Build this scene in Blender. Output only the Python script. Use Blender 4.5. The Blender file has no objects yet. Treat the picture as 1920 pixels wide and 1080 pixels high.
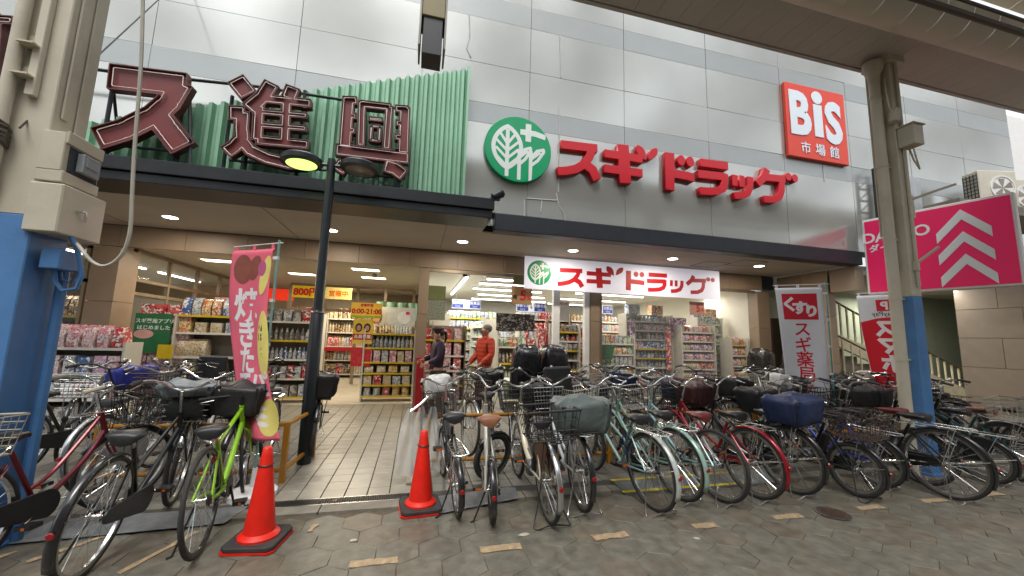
import bpy, bmesh, math, random
import numpy as np
from mathutils import Vector, Matrix
random.seed(7)
S = bpy.context.scene
COL = S.collection
# ---------------------------------------------------------------- camera
FPX, YAW, PITCH, ROLL, EYE = 723.2, 0.2408, 0.1281, 0.02856, 1.5
_f = Vector((math.sin(YAW)*math.cos(PITCH), math.cos(YAW)*math.cos(PITCH), math.sin(PITCH)))
_r = Vector((math.cos(YAW), -math.sin(YAW), 0)); _u = _r.cross(_f)
_c, _s = math.cos(ROLL), math.sin(ROLL)
_r, _u = _c*_r+_s*_u, -_s*_r+_c*_u
cd = bpy.data.cameras.new('camera'); cam = bpy.data.objects.new('camera', cd); COL.objects.link(cam)
m = Matrix((( _r.x, _u.x, -_f.x, 0), (_r.y, _u.y, -_f.y, 0), (_r.z, _u.z, -_f.z, EYE), (0,0,0,1)))
cam.matrix_world = m
cd.sensor_width = 36; cd.lens = FPX*36/1920; cd.clip_start = .05; cd.clip_end = 500
S.camera = cam
def ray(x, y):
    return _r*((x-960)/FPX) - _u*((y-540)/FPX) + _f
def PY(x, y, Y):
    d = ray(x, y); t = Y/d.y
    return Vector((0,0,EYE)) + d*t
def PZ(x, y, Z):
    d = ray(x, y); t = (Z-EYE)/d.z
    return Vector((0,0,EYE)) + d*t
# ---------------------------------------------------------------- world, sun, exposure
SUN_EL, SUN_AZ = math.radians(62), math.radians(200)     # azimuth from +Y clockwise: light comes over the camera's shoulder
w = bpy.data.worlds.new('World'); S.world = w; w.use_nodes = True
nt = w.node_tree; nt.nodes.clear()
sky = nt.nodes.new('ShaderNodeTexSky'); sky.sky_type = 'NISHITA'; sky.sun_disc = False
sky.sun_elevation = SUN_EL; sky.sun_rotation = SUN_AZ; sky.air_density = 1.0; sky.dust_density = 3.0
hs = nt.nodes.new('ShaderNodeHueSaturation'); hs.inputs['Saturation'].default_value = .18
tc = nt.nodes.new('ShaderNodeTexCoord'); nz = nt.nodes.new('ShaderNodeTexNoise'); nz.inputs['Scale'].default_value = 7; nz.inputs['Detail'].default_value = 5
cr = nt.nodes.new('ShaderNodeMapRange'); cr.inputs[1].default_value = .4; cr.inputs[2].default_value = .62; cr.inputs[3].default_value = .4; cr.inputs[4].default_value = 1.9
mx = nt.nodes.new('ShaderNodeVectorMath'); mx.operation = 'SCALE'
bg = nt.nodes.new('ShaderNodeBackground'); bg.inputs['Strength'].default_value = .13
ou = nt.nodes.new('ShaderNodeOutputWorld')
L = nt.links.new
L(sky.outputs[0], hs.inputs['Color']); L(tc.outputs['Generated'], nz.inputs['Vector']); L(nz.outputs[0], cr.inputs[0])
L(hs.outputs[0], mx.inputs[0]); L(cr.outputs[0], mx.inputs['Scale']); L(mx.outputs[0], bg.inputs['Color']); L(bg.outputs[0], ou.inputs[0])
sd = bpy.data.lights.new('sun', 'SUN'); sd.energy = .9; sd.angle = math.radians(25); sd.color = (1, .97, .92)
so = bpy.data.objects.new('sun', sd); COL.objects.link(so)
sdir = Vector((math.sin(SUN_AZ)*math.cos(SUN_EL), math.cos(SUN_AZ)*math.cos(SUN_EL), math.sin(SUN_EL)))
so.rotation_euler = sdir.to_track_quat('Z', 'Y').to_euler(); so.location = (0, -10, 30)
S.view_settings.view_transform = 'Standard'; S.view_settings.look = 'None'
S.view_settings.exposure = .67; S.view_settings.gamma = 1; S.view_settings.use_curve_mapping = False
S.render.engine = 'CYCLES'
S.cycles.use_denoising = True
S.cycles.max_bounces = 6; S.cycles.diffuse_bounces = 3; S.cycles.glossy_bounces = 3; S.cycles.transmission_bounces = 4; S.cycles.transparent_max_bounces = 8
S.cycles.sample_clamp_indirect = 4; S.cycles.caustics_reflective = False; S.cycles.caustics_refractive = False

# ---------------------------------------------------------------- materials
MATS = {}
def lin(h):
    if isinstance(h, str):
        h = h.lstrip('#'); c = [int(h[i:i+2], 16)/255 for i in (0, 2, 4)]
        return tuple(x/12.92 if x <= .04045 else ((x+.055)/1.055)**2.4 for x in c)
    return tuple(h)
def mat(name, color, rough=.5, metal=0, var=.12, scale=6, bump=0, bscale=60, emit=0, ecol=None, rand=0, dirt=0, dirtcol=(.08,.07,.06), coat=0, spec=.5, alpha=1, stretch=None, trans=0, world=False):
    if name in MATS: return MATS[name]
    c = lin(color)
    m = bpy.data.materials.new(name); m.use_nodes = True; n = m.node_tree; N = n.nodes; K = n.links.new
    b = N['Principled BSDF']
    b.inputs['Roughness'].default_value = rough; b.inputs['Metallic'].default_value = metal
    b.inputs['Specular IOR Level'].default_value = spec
    if coat: b.inputs['Coat Weight'].default_value = coat; b.inputs['Coat Roughness'].default_value = .12
    if alpha < 1: b.inputs['Alpha'].default_value = alpha
    if trans: b.inputs['Transmission Weight'].default_value = trans
    t = N.new('ShaderNodeTexCoord'); src = t.outputs['Object']
    if world: src = N.new('ShaderNodeNewGeometry').outputs['Position']
    base = src
    if stretch:
        mp = N.new('ShaderNodeMapping'); mp.inputs['Scale'].default_value = stretch; K(src, mp.inputs[0]); src = mp.outputs[0]
    z = N.new('ShaderNodeTexNoise'); z.inputs['Scale'].default_value = scale; z.inputs['Detail'].default_value = 6; K(src, z.inputs['Vector'])
    r = N.new('ShaderNodeMapRange'); r.inputs[1].default_value = .3; r.inputs[2].default_value = .7
    r.inputs[3].default_value = 1-var; r.inputs[4].default_value = 1+var; K(z.outputs[0], r.inputs[0])
    v = N.new('ShaderNodeVectorMath'); v.operation = 'SCALE'; v.inputs[0].default_value = c; K(r.outputs[0], v.inputs['Scale'])
    out = v.outputs[0]
    if rand:
        oi = N.new('ShaderNodeObjectInfo'); rr = N.new('ShaderNodeMapRange'); rr.inputs[3].default_value = 1-rand; rr.inputs[4].default_value = 1+rand
        K(oi.outputs['Random'], rr.inputs[0]); v2 = N.new('ShaderNodeVectorMath'); v2.operation = 'SCALE'; K(out, v2.inputs[0]); K(rr.outputs[0], v2.inputs['Scale']); out = v2.outputs[0]
    if dirt:
        z2 = N.new('ShaderNodeTexNoise'); z2.inputs['Scale'].default_value = scale*.35; z2.inputs['Detail'].default_value = 8; z2.inputs['Roughness'].default_value = .7; K(base, z2.inputs['Vector'])
        r2 = N.new('ShaderNodeMapRange'); r2.inputs[1].default_value = .5; r2.inputs[2].default_value = .75; r2.inputs[4].default_value = dirt; K(z2.outputs[0], r2.inputs[0])
        mm = N.new('ShaderNodeMix'); mm.data_type = 'RGBA'; K(r2.outputs[0], mm.inputs[0]); K(out, mm.inputs[6]); mm.inputs[7].default_value = (*dirtcol, 1); out = mm.outputs[2]
    K(out, b.inputs['Base Color'])
    if not metal and rough > .25:
        ra = N.new('ShaderNodeMapRange'); ra.inputs[3].default_value = rough*.8; ra.inputs[4].default_value = min(1, rough*1.2); K(z.outputs[0], ra.inputs[0]); K(ra.outputs[0], b.inputs['Roughness'])
    if bump:
        z3 = N.new('ShaderNodeTexNoise'); z3.inputs['Scale'].default_value = bscale; z3.inputs['Detail'].default_value = 4; K(base, z3.inputs['Vector'])
        bb = N.new('ShaderNodeBump'); bb.inputs['Strength'].default_value = bump; bb.inputs['Distance'].default_value = .01; K(z3.outputs[0], bb.inputs['Height']); K(bb.outputs[0], b.inputs['Normal'])
    if emit:
        b.inputs['Emission Color'].default_value = (*(lin(ecol) if ecol else c), 1); b.inputs['Emission Strength'].default_value = emit
    MATS[name] = m; return m
def pack_mat(name, c1, c2, c3=(.75,.75,.72), emit=0):
    """printed packaging: blocks of flat print, coarse and fine, different on each pack"""
    if name in MATS: return MATS[name]
    m = bpy.data.materials.new(name); m.use_nodes = True; n = m.node_tree; N = n.nodes; K = n.links.new
    b = N['Principled BSDF']; b.inputs['Roughness'].default_value = .35
    t = N.new('ShaderNodeTexCoord'); oi = N.new('ShaderNodeObjectInfo'); ad = N.new('ShaderNodeVectorMath'); ad.operation = 'ADD'
    K(t.outputs['Object'], ad.inputs[0]); sc = N.new('ShaderNodeMath'); sc.operation = 'MULTIPLY'; sc.inputs[1].default_value = 31; K(oi.outputs['Random'], sc.inputs[0]); K(sc.outputs[0], ad.inputs[1])
    def layer(scale, lo, hi, a, bcol):
        v = N.new('ShaderNodeTexVoronoi'); v.distance = 'CHEBYCHEV'; v.inputs['Scale'].default_value = scale; K(ad.outputs[0], v.inputs['Vector'])
        s = N.new('ShaderNodeSeparateColor'); K(v.outputs['Color'], s.inputs[0])
        r = N.new('ShaderNodeMapRange'); r.inputs[1].default_value = lo; r.inputs[2].default_value = hi; K(s.outputs[0], r.inputs[0])
        x = N.new('ShaderNodeMix'); x.data_type = 'RGBA'; K(r.outputs[0], x.inputs[0])
        if isinstance(a, tuple): x.inputs[6].default_value = (*a, 1)
        else: K(a, x.inputs[6])
        x.inputs[7].default_value = (*bcol, 1); return x.outputs[2]
    o = layer(8, .45, .5, lin(c1), lin(c2)); o = layer(30, .7, .74, o, lin(c3)); o = layer(80, .86, .9, o, (.05,.05,.06))
    K(o, b.inputs['Base Color'])
    MATS[name] = m; return m
def glow(name, color, s):
    return mat(name, color, rough=.6, var=0, emit=s, ecol=color)

# ---------------------------------------------------------------- mesh builder
def orth(d):
    d = d.normalized(); a = Vector((0,0,1)) if abs(d.z) < .9 else Vector((1,0,0))
    x = d.cross(a).normalized(); return x, d.cross(x).normalized()
class MB:
    def __init__(s, M=None): s.v = []; s.f = []; s.M = M
    def add(s, vs, fs):
        o = len(s.v)
        for p in vs:
            p = Vector(p)
            if s.M: p = s.M @ p
            s.v.append(tuple(p))
        for f in fs: s.f.append([i+o for i in f])
        return s
    def box(s, x0, x1, y0, y1, z0, z1, M=None):
        vs = [Vector(p) for p in ((x0,y0,z0),(x1,y0,z0),(x1,y1,z0),(x0,y1,z0),(x0,y0,z1),(x1,y0,z1),(x1,y1,z1),(x0,y1,z1))]
        if M: vs = [M @ p for p in vs]
        return s.add(vs, [(0,3,2,1),(4,5,6,7),(0,1,5,4),(1,2,6,5),(2,3,7,6),(3,0,4,7)])
    def tube(s, pts, r, n=6, closed=False, cap=True):
        P = [Vector(p) for p in pts]; k = len(P)
        if not isinstance(r, (list, tuple)): r = [r]*k
        vs = []; fs = []; px = None
        for i, p in enumerate(P):
            if closed: d = (P[(i+1)%k]-P[i-1])
            else: d = (P[min(i+1,k-1)]-P[max(i-1,0)])
            if d.length < 1e-9: d = Vector((0,0,1))
            if px is None: x, y = orth(d)
            else:
                d = d.normalized(); x = (px - d*px.dot(d))
                x = x.normalized() if x.length > 1e-6 else orth(d)[0]; y = d.cross(x)
            px = x
            for j in range(n):
                a = 2*math.pi*j/n; vs.append(p + (x*math.cos(a)+y*math.sin(a))*r[i])
        m = k if closed else k-1
        for i in range(m):
            for j in range(n):
                a, b = i*n+j, i*n+(j+1)%n; c, d = ((i+1)%k)*n+(j+1)%n, ((i+1)%k)*n+j
                fs.append((a,b,c,d))
        if cap and not closed:
            fs.append(tuple(range(n))[::-1]); fs.append(tuple(range((k-1)*n, k*n)))
        return s.add(vs, fs)
    def ring(s, c, R, r, axis='y', n=40, m=6, sq=1):
        pts = []
        for i in range(n):
            a = 2*math.pi*i/n
            pts.append(Vector(c)+(Vector((math.cos(a)*R, 0, math.sin(a)*R)) if axis=='y' else Vector((math.cos(a)*R, math.sin(a)*R, 0)) if axis=='z' else Vector((0, math.cos(a)*R, math.sin(a)*R))))
        return s.tube(pts, r, m, closed=True)
    def lathe(s, prof, n=20, M=None):
        vs = []; fs = []
        for (r, z) in prof:
            for j in range(n):
                a = 2*math.pi*j/n; vs.append(Vector((r*math.cos(a), r*math.sin(a), z)))
        for i in range(len(prof)-1):
            for j in range(n):
                fs.append((i*n+j, i*n+(j+1)%n, (i+1)*n+(j+1)%n, (i+1)*n+j))
        fs.append(tuple(range(n))[::-1]); fs.append(tuple(range((len(prof)-1)*n, len(prof)*n)))
        if M: vs = [M @ p for p in vs]
        return s.add(vs, fs)
    def prism(s, poly, a, b, plane='xz'):
        """poly 2-D, extruded from a to b along the third axis"""
        def P(p, t): return {'xz': (p[0], t, p[1]), 'xy': (p[0], p[1], t), 'yz': (t, p[0], p[1])}[plane]
        n = len(poly); vs = [P(p, a) for p in poly]+[P(p, b) for p in poly]
        fs = [tuple(range(n))[::-1], tuple(range(n, 2*n))]+[(i, (i+1)%n, n+(i+1)%n, n+i) for i in range(n)]
        return s.add(vs, fs)
    def lump(s, c, size, seed=0, fold=.1, e=.5, nu=16, nv=10, M=None):
        """creased soft box: superellipsoid with folds"""
        rnd = random.Random(seed); ph = [rnd.uniform(0, 6.28) for _ in range(6)]
        def pw(x): return math.copysign(abs(x)**e, x)
        vs = []; fs = []
        for i in range(nv+1):
            t = -math.pi/2 + math.pi*i/nv
            for j in range(nu):
                a = 2*math.pi*j/nu
                x, y, z = pw(math.cos(t))*pw(math.cos(a)), pw(math.cos(t))*pw(math.sin(a)), pw(math.sin(t))
                k = 1+fold*(math.sin(5*a+ph[0]+2*t)*.5+math.sin(9*a+ph[1]-3*t)*.35+math.sin(4*t+ph[2]+3*a)*.4)*math.cos(t)**.5 + fold*.6*math.sin(3*a+ph[3])*math.sin(t)
                p = Vector((x*size[0]*k, y*size[1]*k, z*size[2]*(1+fold*.8*math.sin(3*a+ph[4])*math.sin(2*x+ph[5]))))
                if M: p = M @ p
                vs.append(p+Vector(c))
        for i in range(nv):
            for j in range(nu):
                fs.append((i*nu+j, i*nu+(j+1)%nu, (i+1)*nu+(j+1)%nu, (i+1)*nu+j))
        return s.add(vs, fs)
    def drape(s, c, size, seed=0, M=None, peak=.04):
        """sheet pulled over a basket: sagging creased top, gathered sides that narrow downward"""
        rnd = random.Random(seed); ph = [rnd.uniform(0, 6.28) for _ in range(8)]; lx, ly, h = size; nu = 56
        def sq(a, e=.28):
            ca, sa = math.cos(a), math.sin(a); return math.copysign(abs(ca)**e, ca), math.copysign(abs(sa)**e, sa)
        fold = [(rnd.uniform(0, 6.28), rnd.uniform(.12, .3), rnd.uniform(-.028, .03)) for _ in range(11)]
        rows = [(0,0,0),(.2,0,0),(.4,0,0),(.6,0,0),(.78,0,0),(.9,0,0),(.98,0,.004),(1.02,0,.02),(1.01,0,.16),(.985,0,.34),(.96,0,.52),(.93,0,.7),(.88,0,.86),(.84,0,.97),(.74,0,1.0)]
        vs = []; fs = []
        for i, (r, _, d) in enumerate(rows):
            for j in range(nu):
                a = 2*math.pi*j/nu; x, y = sq(a); x *= r*lx; y *= r*ly; z = h-2*h*d
                if d < .01:
                    z += peak*(1-r)**.8*(1+math.sin(ph[0])*.5) + .014*math.sin(x*38+ph[1]+y*11) *r + .012*math.sin(y*33+ph[2]-x*17) + .01*math.sin((x+y)*60+ph[3])*r
                    z -= .02*max(0, math.sin(y*14+ph[4]))*r
                else:
                    o = 0
                    for fa, fw, fh_ in fold:
                        q = math.atan2(math.sin(a-fa), math.cos(a-fa)); o += fh_*math.exp(-(q/fw)**2)*(d**.6)
                    o += .008*math.sin(a*13+ph[5]+d*4)*d**.5+.006*math.sin(a*23+ph[6]-d*6); n = math.hypot(x, y) or 1; x += x/n*o; y += y/n*o; z += .012*math.sin(a*4+ph[7])*d + .01*math.sin(d*16+a*3+ph[1])*d
                p = Vector((x, y, z))+Vector(c)
                vs.append(p)
        for i in range(len(rows)-1):
            for j in range(nu): fs.append((i*nu+j, (i+1)*nu+j, (i+1)*nu+(j+1)%nu, i*nu+(j+1)%nu))
        fs.append(tuple((len(rows)-1)*nu+j for j in range(nu))[::-1])
        return s.add(vs, fs)
    def mesh(s, name, mt=None, smooth=40):
        me = bpy.data.meshes.new(name); me.from_pydata(s.v, [], s.f)
        if mt: me.materials.append(mt)
        me.validate()
        if smooth:
            me.polygons.foreach_set('use_smooth', [True]*len(me.polygons))
            try: me.set_sharp_from_angle(angle=math.radians(smooth))
            except Exception: pass
        me.update(); return me
    def build(s, name, mt, parent=None, loc=None, smooth=40, bevel=0):
        o = bpy.data.objects.new(name, s.mesh(name, mt, smooth)); COL.objects.link(o)
        if parent: o.parent = parent
        if loc: o.location = loc
        if bevel:
            bm = bmesh.new(); bm.from_mesh(o.data)
            bmesh.ops.bevel(bm, geom=[e for e in bm.edges if len(e.link_faces) == 2 and e.calc_face_angle(0) > .6], offset=bevel, segments=1, affect='EDGES')
            bm.to_mesh(o.data); bm.free()
        return o
def link(name, me, parent=None, loc=(0,0,0), rot=(0,0,0), scale=None):
    o = bpy.data.objects.new(name, me); COL.objects.link(o); o.parent = parent; o.location = loc; o.rotation_euler = rot
    if scale: o.scale = scale
    return o
def tag(o, label, cat, group=None):
    o['label'] = label; o['category'] = cat
    if group: o['group'] = group
    return o
def thing(name, label, cat, loc=(0,0,0), rotz=0, group=None):
    o = bpy.data.objects.new(name, None); COL.objects.link(o); o.empty_display_size = .1
    o.location = loc; o.rotation_euler = (0,0,rotz); return tag(o, label, cat, group)
def struct(o): o['kind'] = 'structure'; return o
def stuff(o): o['kind'] = 'stuff'; return o
def curve_mesh(name, loops, extrude=0, bevel=0, tube=False, mt=None):
    cu = bpy.data.curves.new(name, 'CURVE'); cu.dimensions = '3D' if tube else '2D'
    if not tube: cu.fill_mode = 'BOTH'
    cu.extrude = 0 if tube else extrude; cu.bevel_depth = bevel; cu.bevel_resolution = 1 if tube else 0
    for lp in loops:
        sp = cu.splines.new('POLY'); sp.points.add(len(lp)-1); sp.use_cyclic_u = True
        for i, p in enumerate(lp): sp.points[i].co = (p[0], p[1], 0, 1)
    o = bpy.data.objects.new(name, cu); COL.objects.link(o)
    me = bpy.data.meshes.new_from_object(o.evaluated_get(bpy.context.evaluated_depsgraph_get())); bpy.data.objects.remove(o)
    me.name = name; me.materials.clear()
    if mt: me.materials.append(mt)
    return me
def sdf_loops(strokes, res, level=0):
    """outline of a union of pen strokes. stroke = ('l', points, width) | ('e', centre, rx, ry, angle) | ('p', polygon)"""
    allp = []
    for st in strokes:
        if st[0] == 'l': allp += [(p[0]+sx*st[2], p[1]+sy*st[2]) for p in st[1] for sx in (-1,1) for sy in (-1,1)]
        elif st[0] == 'e': allp += [(st[1][0]+sx*max(st[2],st[3])*1.3, st[1][1]+sy*max(st[2],st[3])*1.3) for sx in (-1,1) for sy in (-1,1)]
        else: allp += [(p[0]+sx*.03, p[1]+sy*.03) for p in st[1] for sx in (-1,1) for sy in (-1,1)]
    A = np.array(allp); lo = A.min(0)-res*2; hi = A.max(0)+res*2
    xs = np.arange(lo[0], hi[0], res); ys = np.arange(lo[1], hi[1], res); X, Y = np.meshgrid(xs, ys, indexing='ij')
    D = np.full(X.shape, 1e3)
    for st in strokes:
        if st[0] == 'l':
            pts = st[1]; h = st[2]/2
            for i in range(len(pts)-1):
                a = np.array(pts[i]); b = np.array(pts[i+1]); Ln = np.linalg.norm(b-a)
                if Ln < 1e-9: continue
                d = (b-a)/Ln; u = (X-a[0])*d[0]+(Y-a[1])*d[1]-Ln/2; v = -(X-a[0])*d[1]+(Y-a[1])*d[0]
                qx = np.abs(u)-Ln/2; qy = np.abs(v)-h
                D = np.minimum(D, np.hypot(np.maximum(qx,0), np.maximum(qy,0))+np.minimum(np.maximum(qx,qy),0))
                if 0 < i: D = np.minimum(D, np.hypot(X-a[0], Y-a[1])-h)
        elif st[0] == 'e':
            c, rx, ry, an = st[1], st[2], st[3], st[4]; ca, sa = math.cos(an), math.sin(an)
            u = ((X-c[0])*ca+(Y-c[1])*sa)/rx; v = (-(X-c[0])*sa+(Y-c[1])*ca)/ry
            D = np.minimum(D, (np.hypot(u, v)-1)*min(rx, ry))
        else:
            P = np.array(st[1]); n = len(P); ins = np.zeros(X.shape, bool); dd = np.full(X.shape, 1e3)
            for i in range(n):
                a, b = P[i], P[(i+1)%n]; e = b-a; t = np.clip(((X-a[0])*e[0]+(Y-a[1])*e[1])/(e@e), 0, 1)
                dd = np.minimum(dd, np.hypot(X-a[0]-t*e[0], Y-a[1]-t*e[1]))
                with np.errstate(all='ignore'):
                    ins ^= ((a[1] > Y) != (b[1] > Y)) & (X < (b[0]-a[0])*(Y-a[1])/(b[1]-a[1]+1e-12)+a[0])
            D = np.minimum(D, np.where(ins, -dd, dd))
    D = D-level+1e-7
    I = D < 0; seg = {}
    nx, ny = D.shape
    act = np.argwhere((I[:-1,:-1] != I[1:,:-1]) | (I[:-1,:-1] != I[:-1,1:]) | (I[:-1,:-1] != I[1:,1:]) | (I[1:,:-1] != I[:-1,1:]))
    def pt(k):
        t, i, j = k
        if t == 0: a, b = D[i,j], D[i+1,j]; s = a/(a-b); return (xs[i]+s*res, ys[j])
        a, b = D[i,j], D[i,j+1]; s = a/(a-b); return (xs[i], ys[j]+s*res)
    nb = {}
    for i, j in act:
        i = int(i); j = int(j)
        c = (int(I[i,j]), int(I[i+1,j]), int(I[i+1,j+1]), int(I[i,j+1])); e = []
        K = [(0,i,j),(1,i+1,j),(0,i,j+1),(1,i,j)]
        for q in range(4):
            if c[q] != c[(q+1)%4]: e.append(K[q])
        prs = [(e[0], e[1])] if len(e) == 2 else ([(e[0], e[1]), (e[2], e[3])] if len(e) == 4 else [])
        for a, b in prs: nb.setdefault(a, []).append(b); nb.setdefault(b, []).append(a)
    loops = []; seen = set()
    for k0 in nb:
        if k0 in seen: continue
        lp = [k0]; seen.add(k0); k = k0
        while True:
            nx_ = [q for q in nb[k] if q not in seen]
            if not nx_: break
            k = nx_[0]; seen.add(k); lp.append(k)
        if len(lp) > 5:
            P = [pt(q) for q in lp]
            # thin out near-straight points
            out = []; n = len(P)
            tol = res*.12
            def dp(a, b):
                ax, ay = P[a]; bx, by = P[b%n]; L_ = math.hypot(bx-ax, by-ay)+1e-12; mxd = 0; mi = -1
                for q in range(a+1, b):
                    d = abs((P[q][0]-ax)*(by-ay)-(P[q][1]-ay)*(bx-ax))/L_ if L_ > 1e-9 else math.hypot(P[q][0]-ax, P[q][1]-ay)
                    if d > mxd: mxd = d; mi = q
                if mxd > tol: dp(a, mi); out.append(mi); dp(mi, b)
            h = n//2; out.append(0); dp(0, h); out.append(h); dp(h, n)
            loops.append([P[q] for q in sorted(set(out))])
    return loops
UP = math.pi/2
_TX = {}
def text_mesh(txt, size, bold=0, extrude=.002, mt=None, subdiv=0):
    key = (txt, size, bold, extrude, mt.name if mt else '', subdiv)
    if key in _TX: return _TX[key]
    cu = bpy.data.curves.new('lettering', 'FONT'); cu.body = txt; cu.size = size; cu.offset = bold; cu.extrude = extrude; cu.align_x = 'CENTER'; cu.align_y = 'CENTER'; cu.resolution_u = 3
    o = bpy.data.objects.new('lettering', cu); COL.objects.link(o)
    me = bpy.data.meshes.new_from_object(o.evaluated_get(bpy.context.evaluated_depsgraph_get())); bpy.data.objects.remove(o)
    if len(me.vertices):
        c = np.empty(len(me.vertices)*3); me.vertices.foreach_get('co', c); c = c.reshape(-1,3); mid = (c.max(0)+c.min(0))/2; c[:, :2] -= mid[:2]; me.vertices.foreach_set('co', c.ravel())
    me.materials.clear(); me.name = 'lettering'
    if mt: me.materials.append(mt)
    if subdiv:
        bm = bmesh.new(); bm.from_mesh(me); bmesh.ops.triangulate(bm, faces=bm.faces)
        for _ in range(4):
            es = [e for e in bm.edges if e.calc_length() > subdiv]
            if not es: break
            bmesh.ops.subdivide_edges(bm, edges=es, cuts=1); bmesh.ops.triangulate(bm, faces=bm.faces)
        bm.to_mesh(me); bm.free()
    _TX[key] = me; return me
def text(txt, size, mt, parent, loc, bold=0, extrude=.002, rot=(UP,0,0), name='lettering', scale=None):
    return link(name, text_mesh(txt, size, bold, extrude, mt), parent, loc, rot, scale)

M_ = dict(
 panel=mat('silver_panel', '#bcbfba', .17, .6, var=.08, scale=.8, bump=.16, bscale=1.1, world=True, dirt=.15, dirtcol=(.35,.35,.34)),
 band=mat('grey_panel', '#a3a8a7', .28, .4, var=.05, scale=1.5, bump=.05, bscale=1.6),
 seal=mat('sealant', '#b9bbb8', .7),
 dark=mat('dark_fascia', '#23282b', .4, .3, var=.15, dirt=.15, dirtcol=(.1,.1,.1)),
 dark2=mat('soffit_fascia', '#30343a', .45, .2, var=.1),
 soffit=mat('soffit', '#b3aa9d', .75, var=.06, scale=2, dirt=.2, dirtcol=(.25,.23,.2)),
 stone=mat('brown_stone', '#917d69', .5, var=.08, scale=4, rand=.06, bump=.05),
 stone2=mat('beige_stone', '#b5a593', .55, var=.06, scale=5, rand=.05, bump=.05),
 green=mat('green_sheet', '#8dbb9d', .4, .15, var=.1, scale=1.2, dirt=.25, dirtcol=(.25,.35,.28)),
 chrome=mat('chrome', (.75,.75,.74), .18, 1, var=.05),
 alu=mat('aluminium', (.55,.55,.54), .35, 1, var=.08),
 alud=mat('bronze_frame', '#8a7c68', .4, .5),
 rubber=mat('tyre_rubber', (.035,.034,.033), .75, var=.25, scale=25, dirt=.25, dirtcol=(.12,.11,.1)),
 blackp=mat('black_plastic', (.018,.018,.019), .42, var=.2, scale=20),
 blackm=mat('black_paint', (.015,.016,.018), .2, var=.1, coat=.6),
 wire=mat('black_wire', (.02,.02,.02), .35),
 brownl=mat('brown_leather', '#6b3d30', .45, var=.2, scale=30, bump=.1),
 red=mat('sign_red', '#c81424', .35, var=.03),
 redl=mat('reflector_red', '#8e0a12', .2, coat=.6),
 orange=mat('reflector_orange', '#d86a14', .2, coat=1),
 white=mat('white_paint', '#e2e2e0', .45, var=.04),
 ivory=mat('ivory_paint', '#c8c1ae', .45, var=.07, scale=3, dirt=.45, dirtcol=(.25,.21,.15)),
 blue=mat('blue_paint', '#4f80b6', .5, var=.1, scale=5, dirt=.45, dirtcol=(.07,.12,.18), bump=.15, bscale=30),
)
# ================================================================= ground
M_['paver'] = mat('paver', '#6b685d', .48, var=.3, scale=11, rand=.06, world=True, bump=.3, bscale=70, dirt=.8, dirtcol=(.135,.105,.07))
M_['paver2'] = mat('paver_brown', '#6c6558', .48, var=.3, scale=11, rand=.06, world=True, bump=.3, bscale=70, dirt=.7, dirtcol=(.13,.1,.07))
M_['joint'] = mat('joint_sand', '#5a5244', .9, var=.3, scale=30)
M_['tile'] = mat('floor_tile', '#918c80', .34, var=.1, scale=7, rand=.07, world=True, dirt=.45, dirtcol=(.16,.145,.12))
M_['grout'] = mat('grout', '#4d4a45', .8, var=.2, scale=20)
g = struct(MB().box(-60, 60, -60, 3.7, -.4, -.006).build('ground', M_['joint'], smooth=0))
g.name = 'street'
def hexm(r, k, seed):
    rnd = random.Random(seed); mb = MB(); top = []; bot = []
    for i in range(6):
        a = math.radians(60*i+30); q = r*(1+rnd.uniform(-.03, .01)); top.append((math.cos(a)*(q-.0025), math.sin(a)*(q-.0025), 0)); bot.append((math.cos(a)*q, math.sin(a)*q, -.003))
    low = [(x, y, -.014) for x, y, z in bot]
    mb.add(top+bot+low, [tuple(range(6))]+[(i, i+6, (i+1)%6+6, (i+1)%6) for i in range(6)]+[(i+6, i+12, (i+1)%6+12, (i+1)%6+6) for i in range(6)])
    return mb
PV = [hexm(.168, 0, s_).mesh('paver', M_['paver' if s_ % 3 else 'paver2'], 0) for s_ in range(9)]
cand = []
dx, dy = .168*math.sqrt(3)-.0005, .168*1.5-.0005
for j in range(-24, 60):
    for i in range(-60, 90):
        x = i*dx+(j % 2)*dx/2-.03; y = 3.5-j*dy
        if y > 3.56 or y < -3 or abs(x) > 22: continue
        cand.append((math.hypot(x-1.0, (y-3.0)*1.3)if y > 1.2 else 50+abs(x)+abs(y), x, y))
cand.sort()
street = g
mass = MB()
for n_, (d_, x, y) in enumerate(cand):
    rz = random.randint(0, 5)*math.pi/3
    if n_ < 296:
        o = link('paver', PV[random.randrange(9)], street, (x, y, random.uniform(-.0015, .0015)), (random.uniform(-.005,.005), random.uniform(-.005,.005), rz))
    elif abs(x) < 22 and y > -3:
        h = []
        for i in range(6):
            a = math.radians(60*i+30)+rz; h.append((x+math.cos(a)*.161, y+math.sin(a)*.161, -.002))
        mass.add(h, [tuple(range(6))])
o = stuff(mass.build('paver_field', M_['paver'], street, smooth=0))
# kerb strip, drain, tiled floor
ks = struct(MB().box(-60, 60, 3.7, 9.0, -.4, -.02).build('shop_floor_base', M_['grout'], smooth=0))
M_['conc'] = mat('concrete_kerb', '#7d786c', .8, var=.2, scale=8, bump=.3, bscale=50, dirt=.5, dirtcol=(.13,.12,.1))
kb = struct(MB().box(0, 1, 0, .01, 0, .01).build('kerb', M_['conc'], smooth=0)); kb.data.clear_geometry()
kbm = MB().box(-.445, .445, -.075, .075, -.02, .012).mesh('kerb_stone', M_['conc'], 0)
kb2 = MB()
kb2.box(-60, -7, 3.70, 3.85, -.02, .012)
kbr = kb2.build('kerb', M_['conc'], smooth=0); bpy.data.objects.remove(kb); struct(kbr)
for i in range(19): link('kerb_stone', kbm, kbr, (-6.55+.9*i, 3.635+.14, random.uniform(-.002,.002)))
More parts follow.
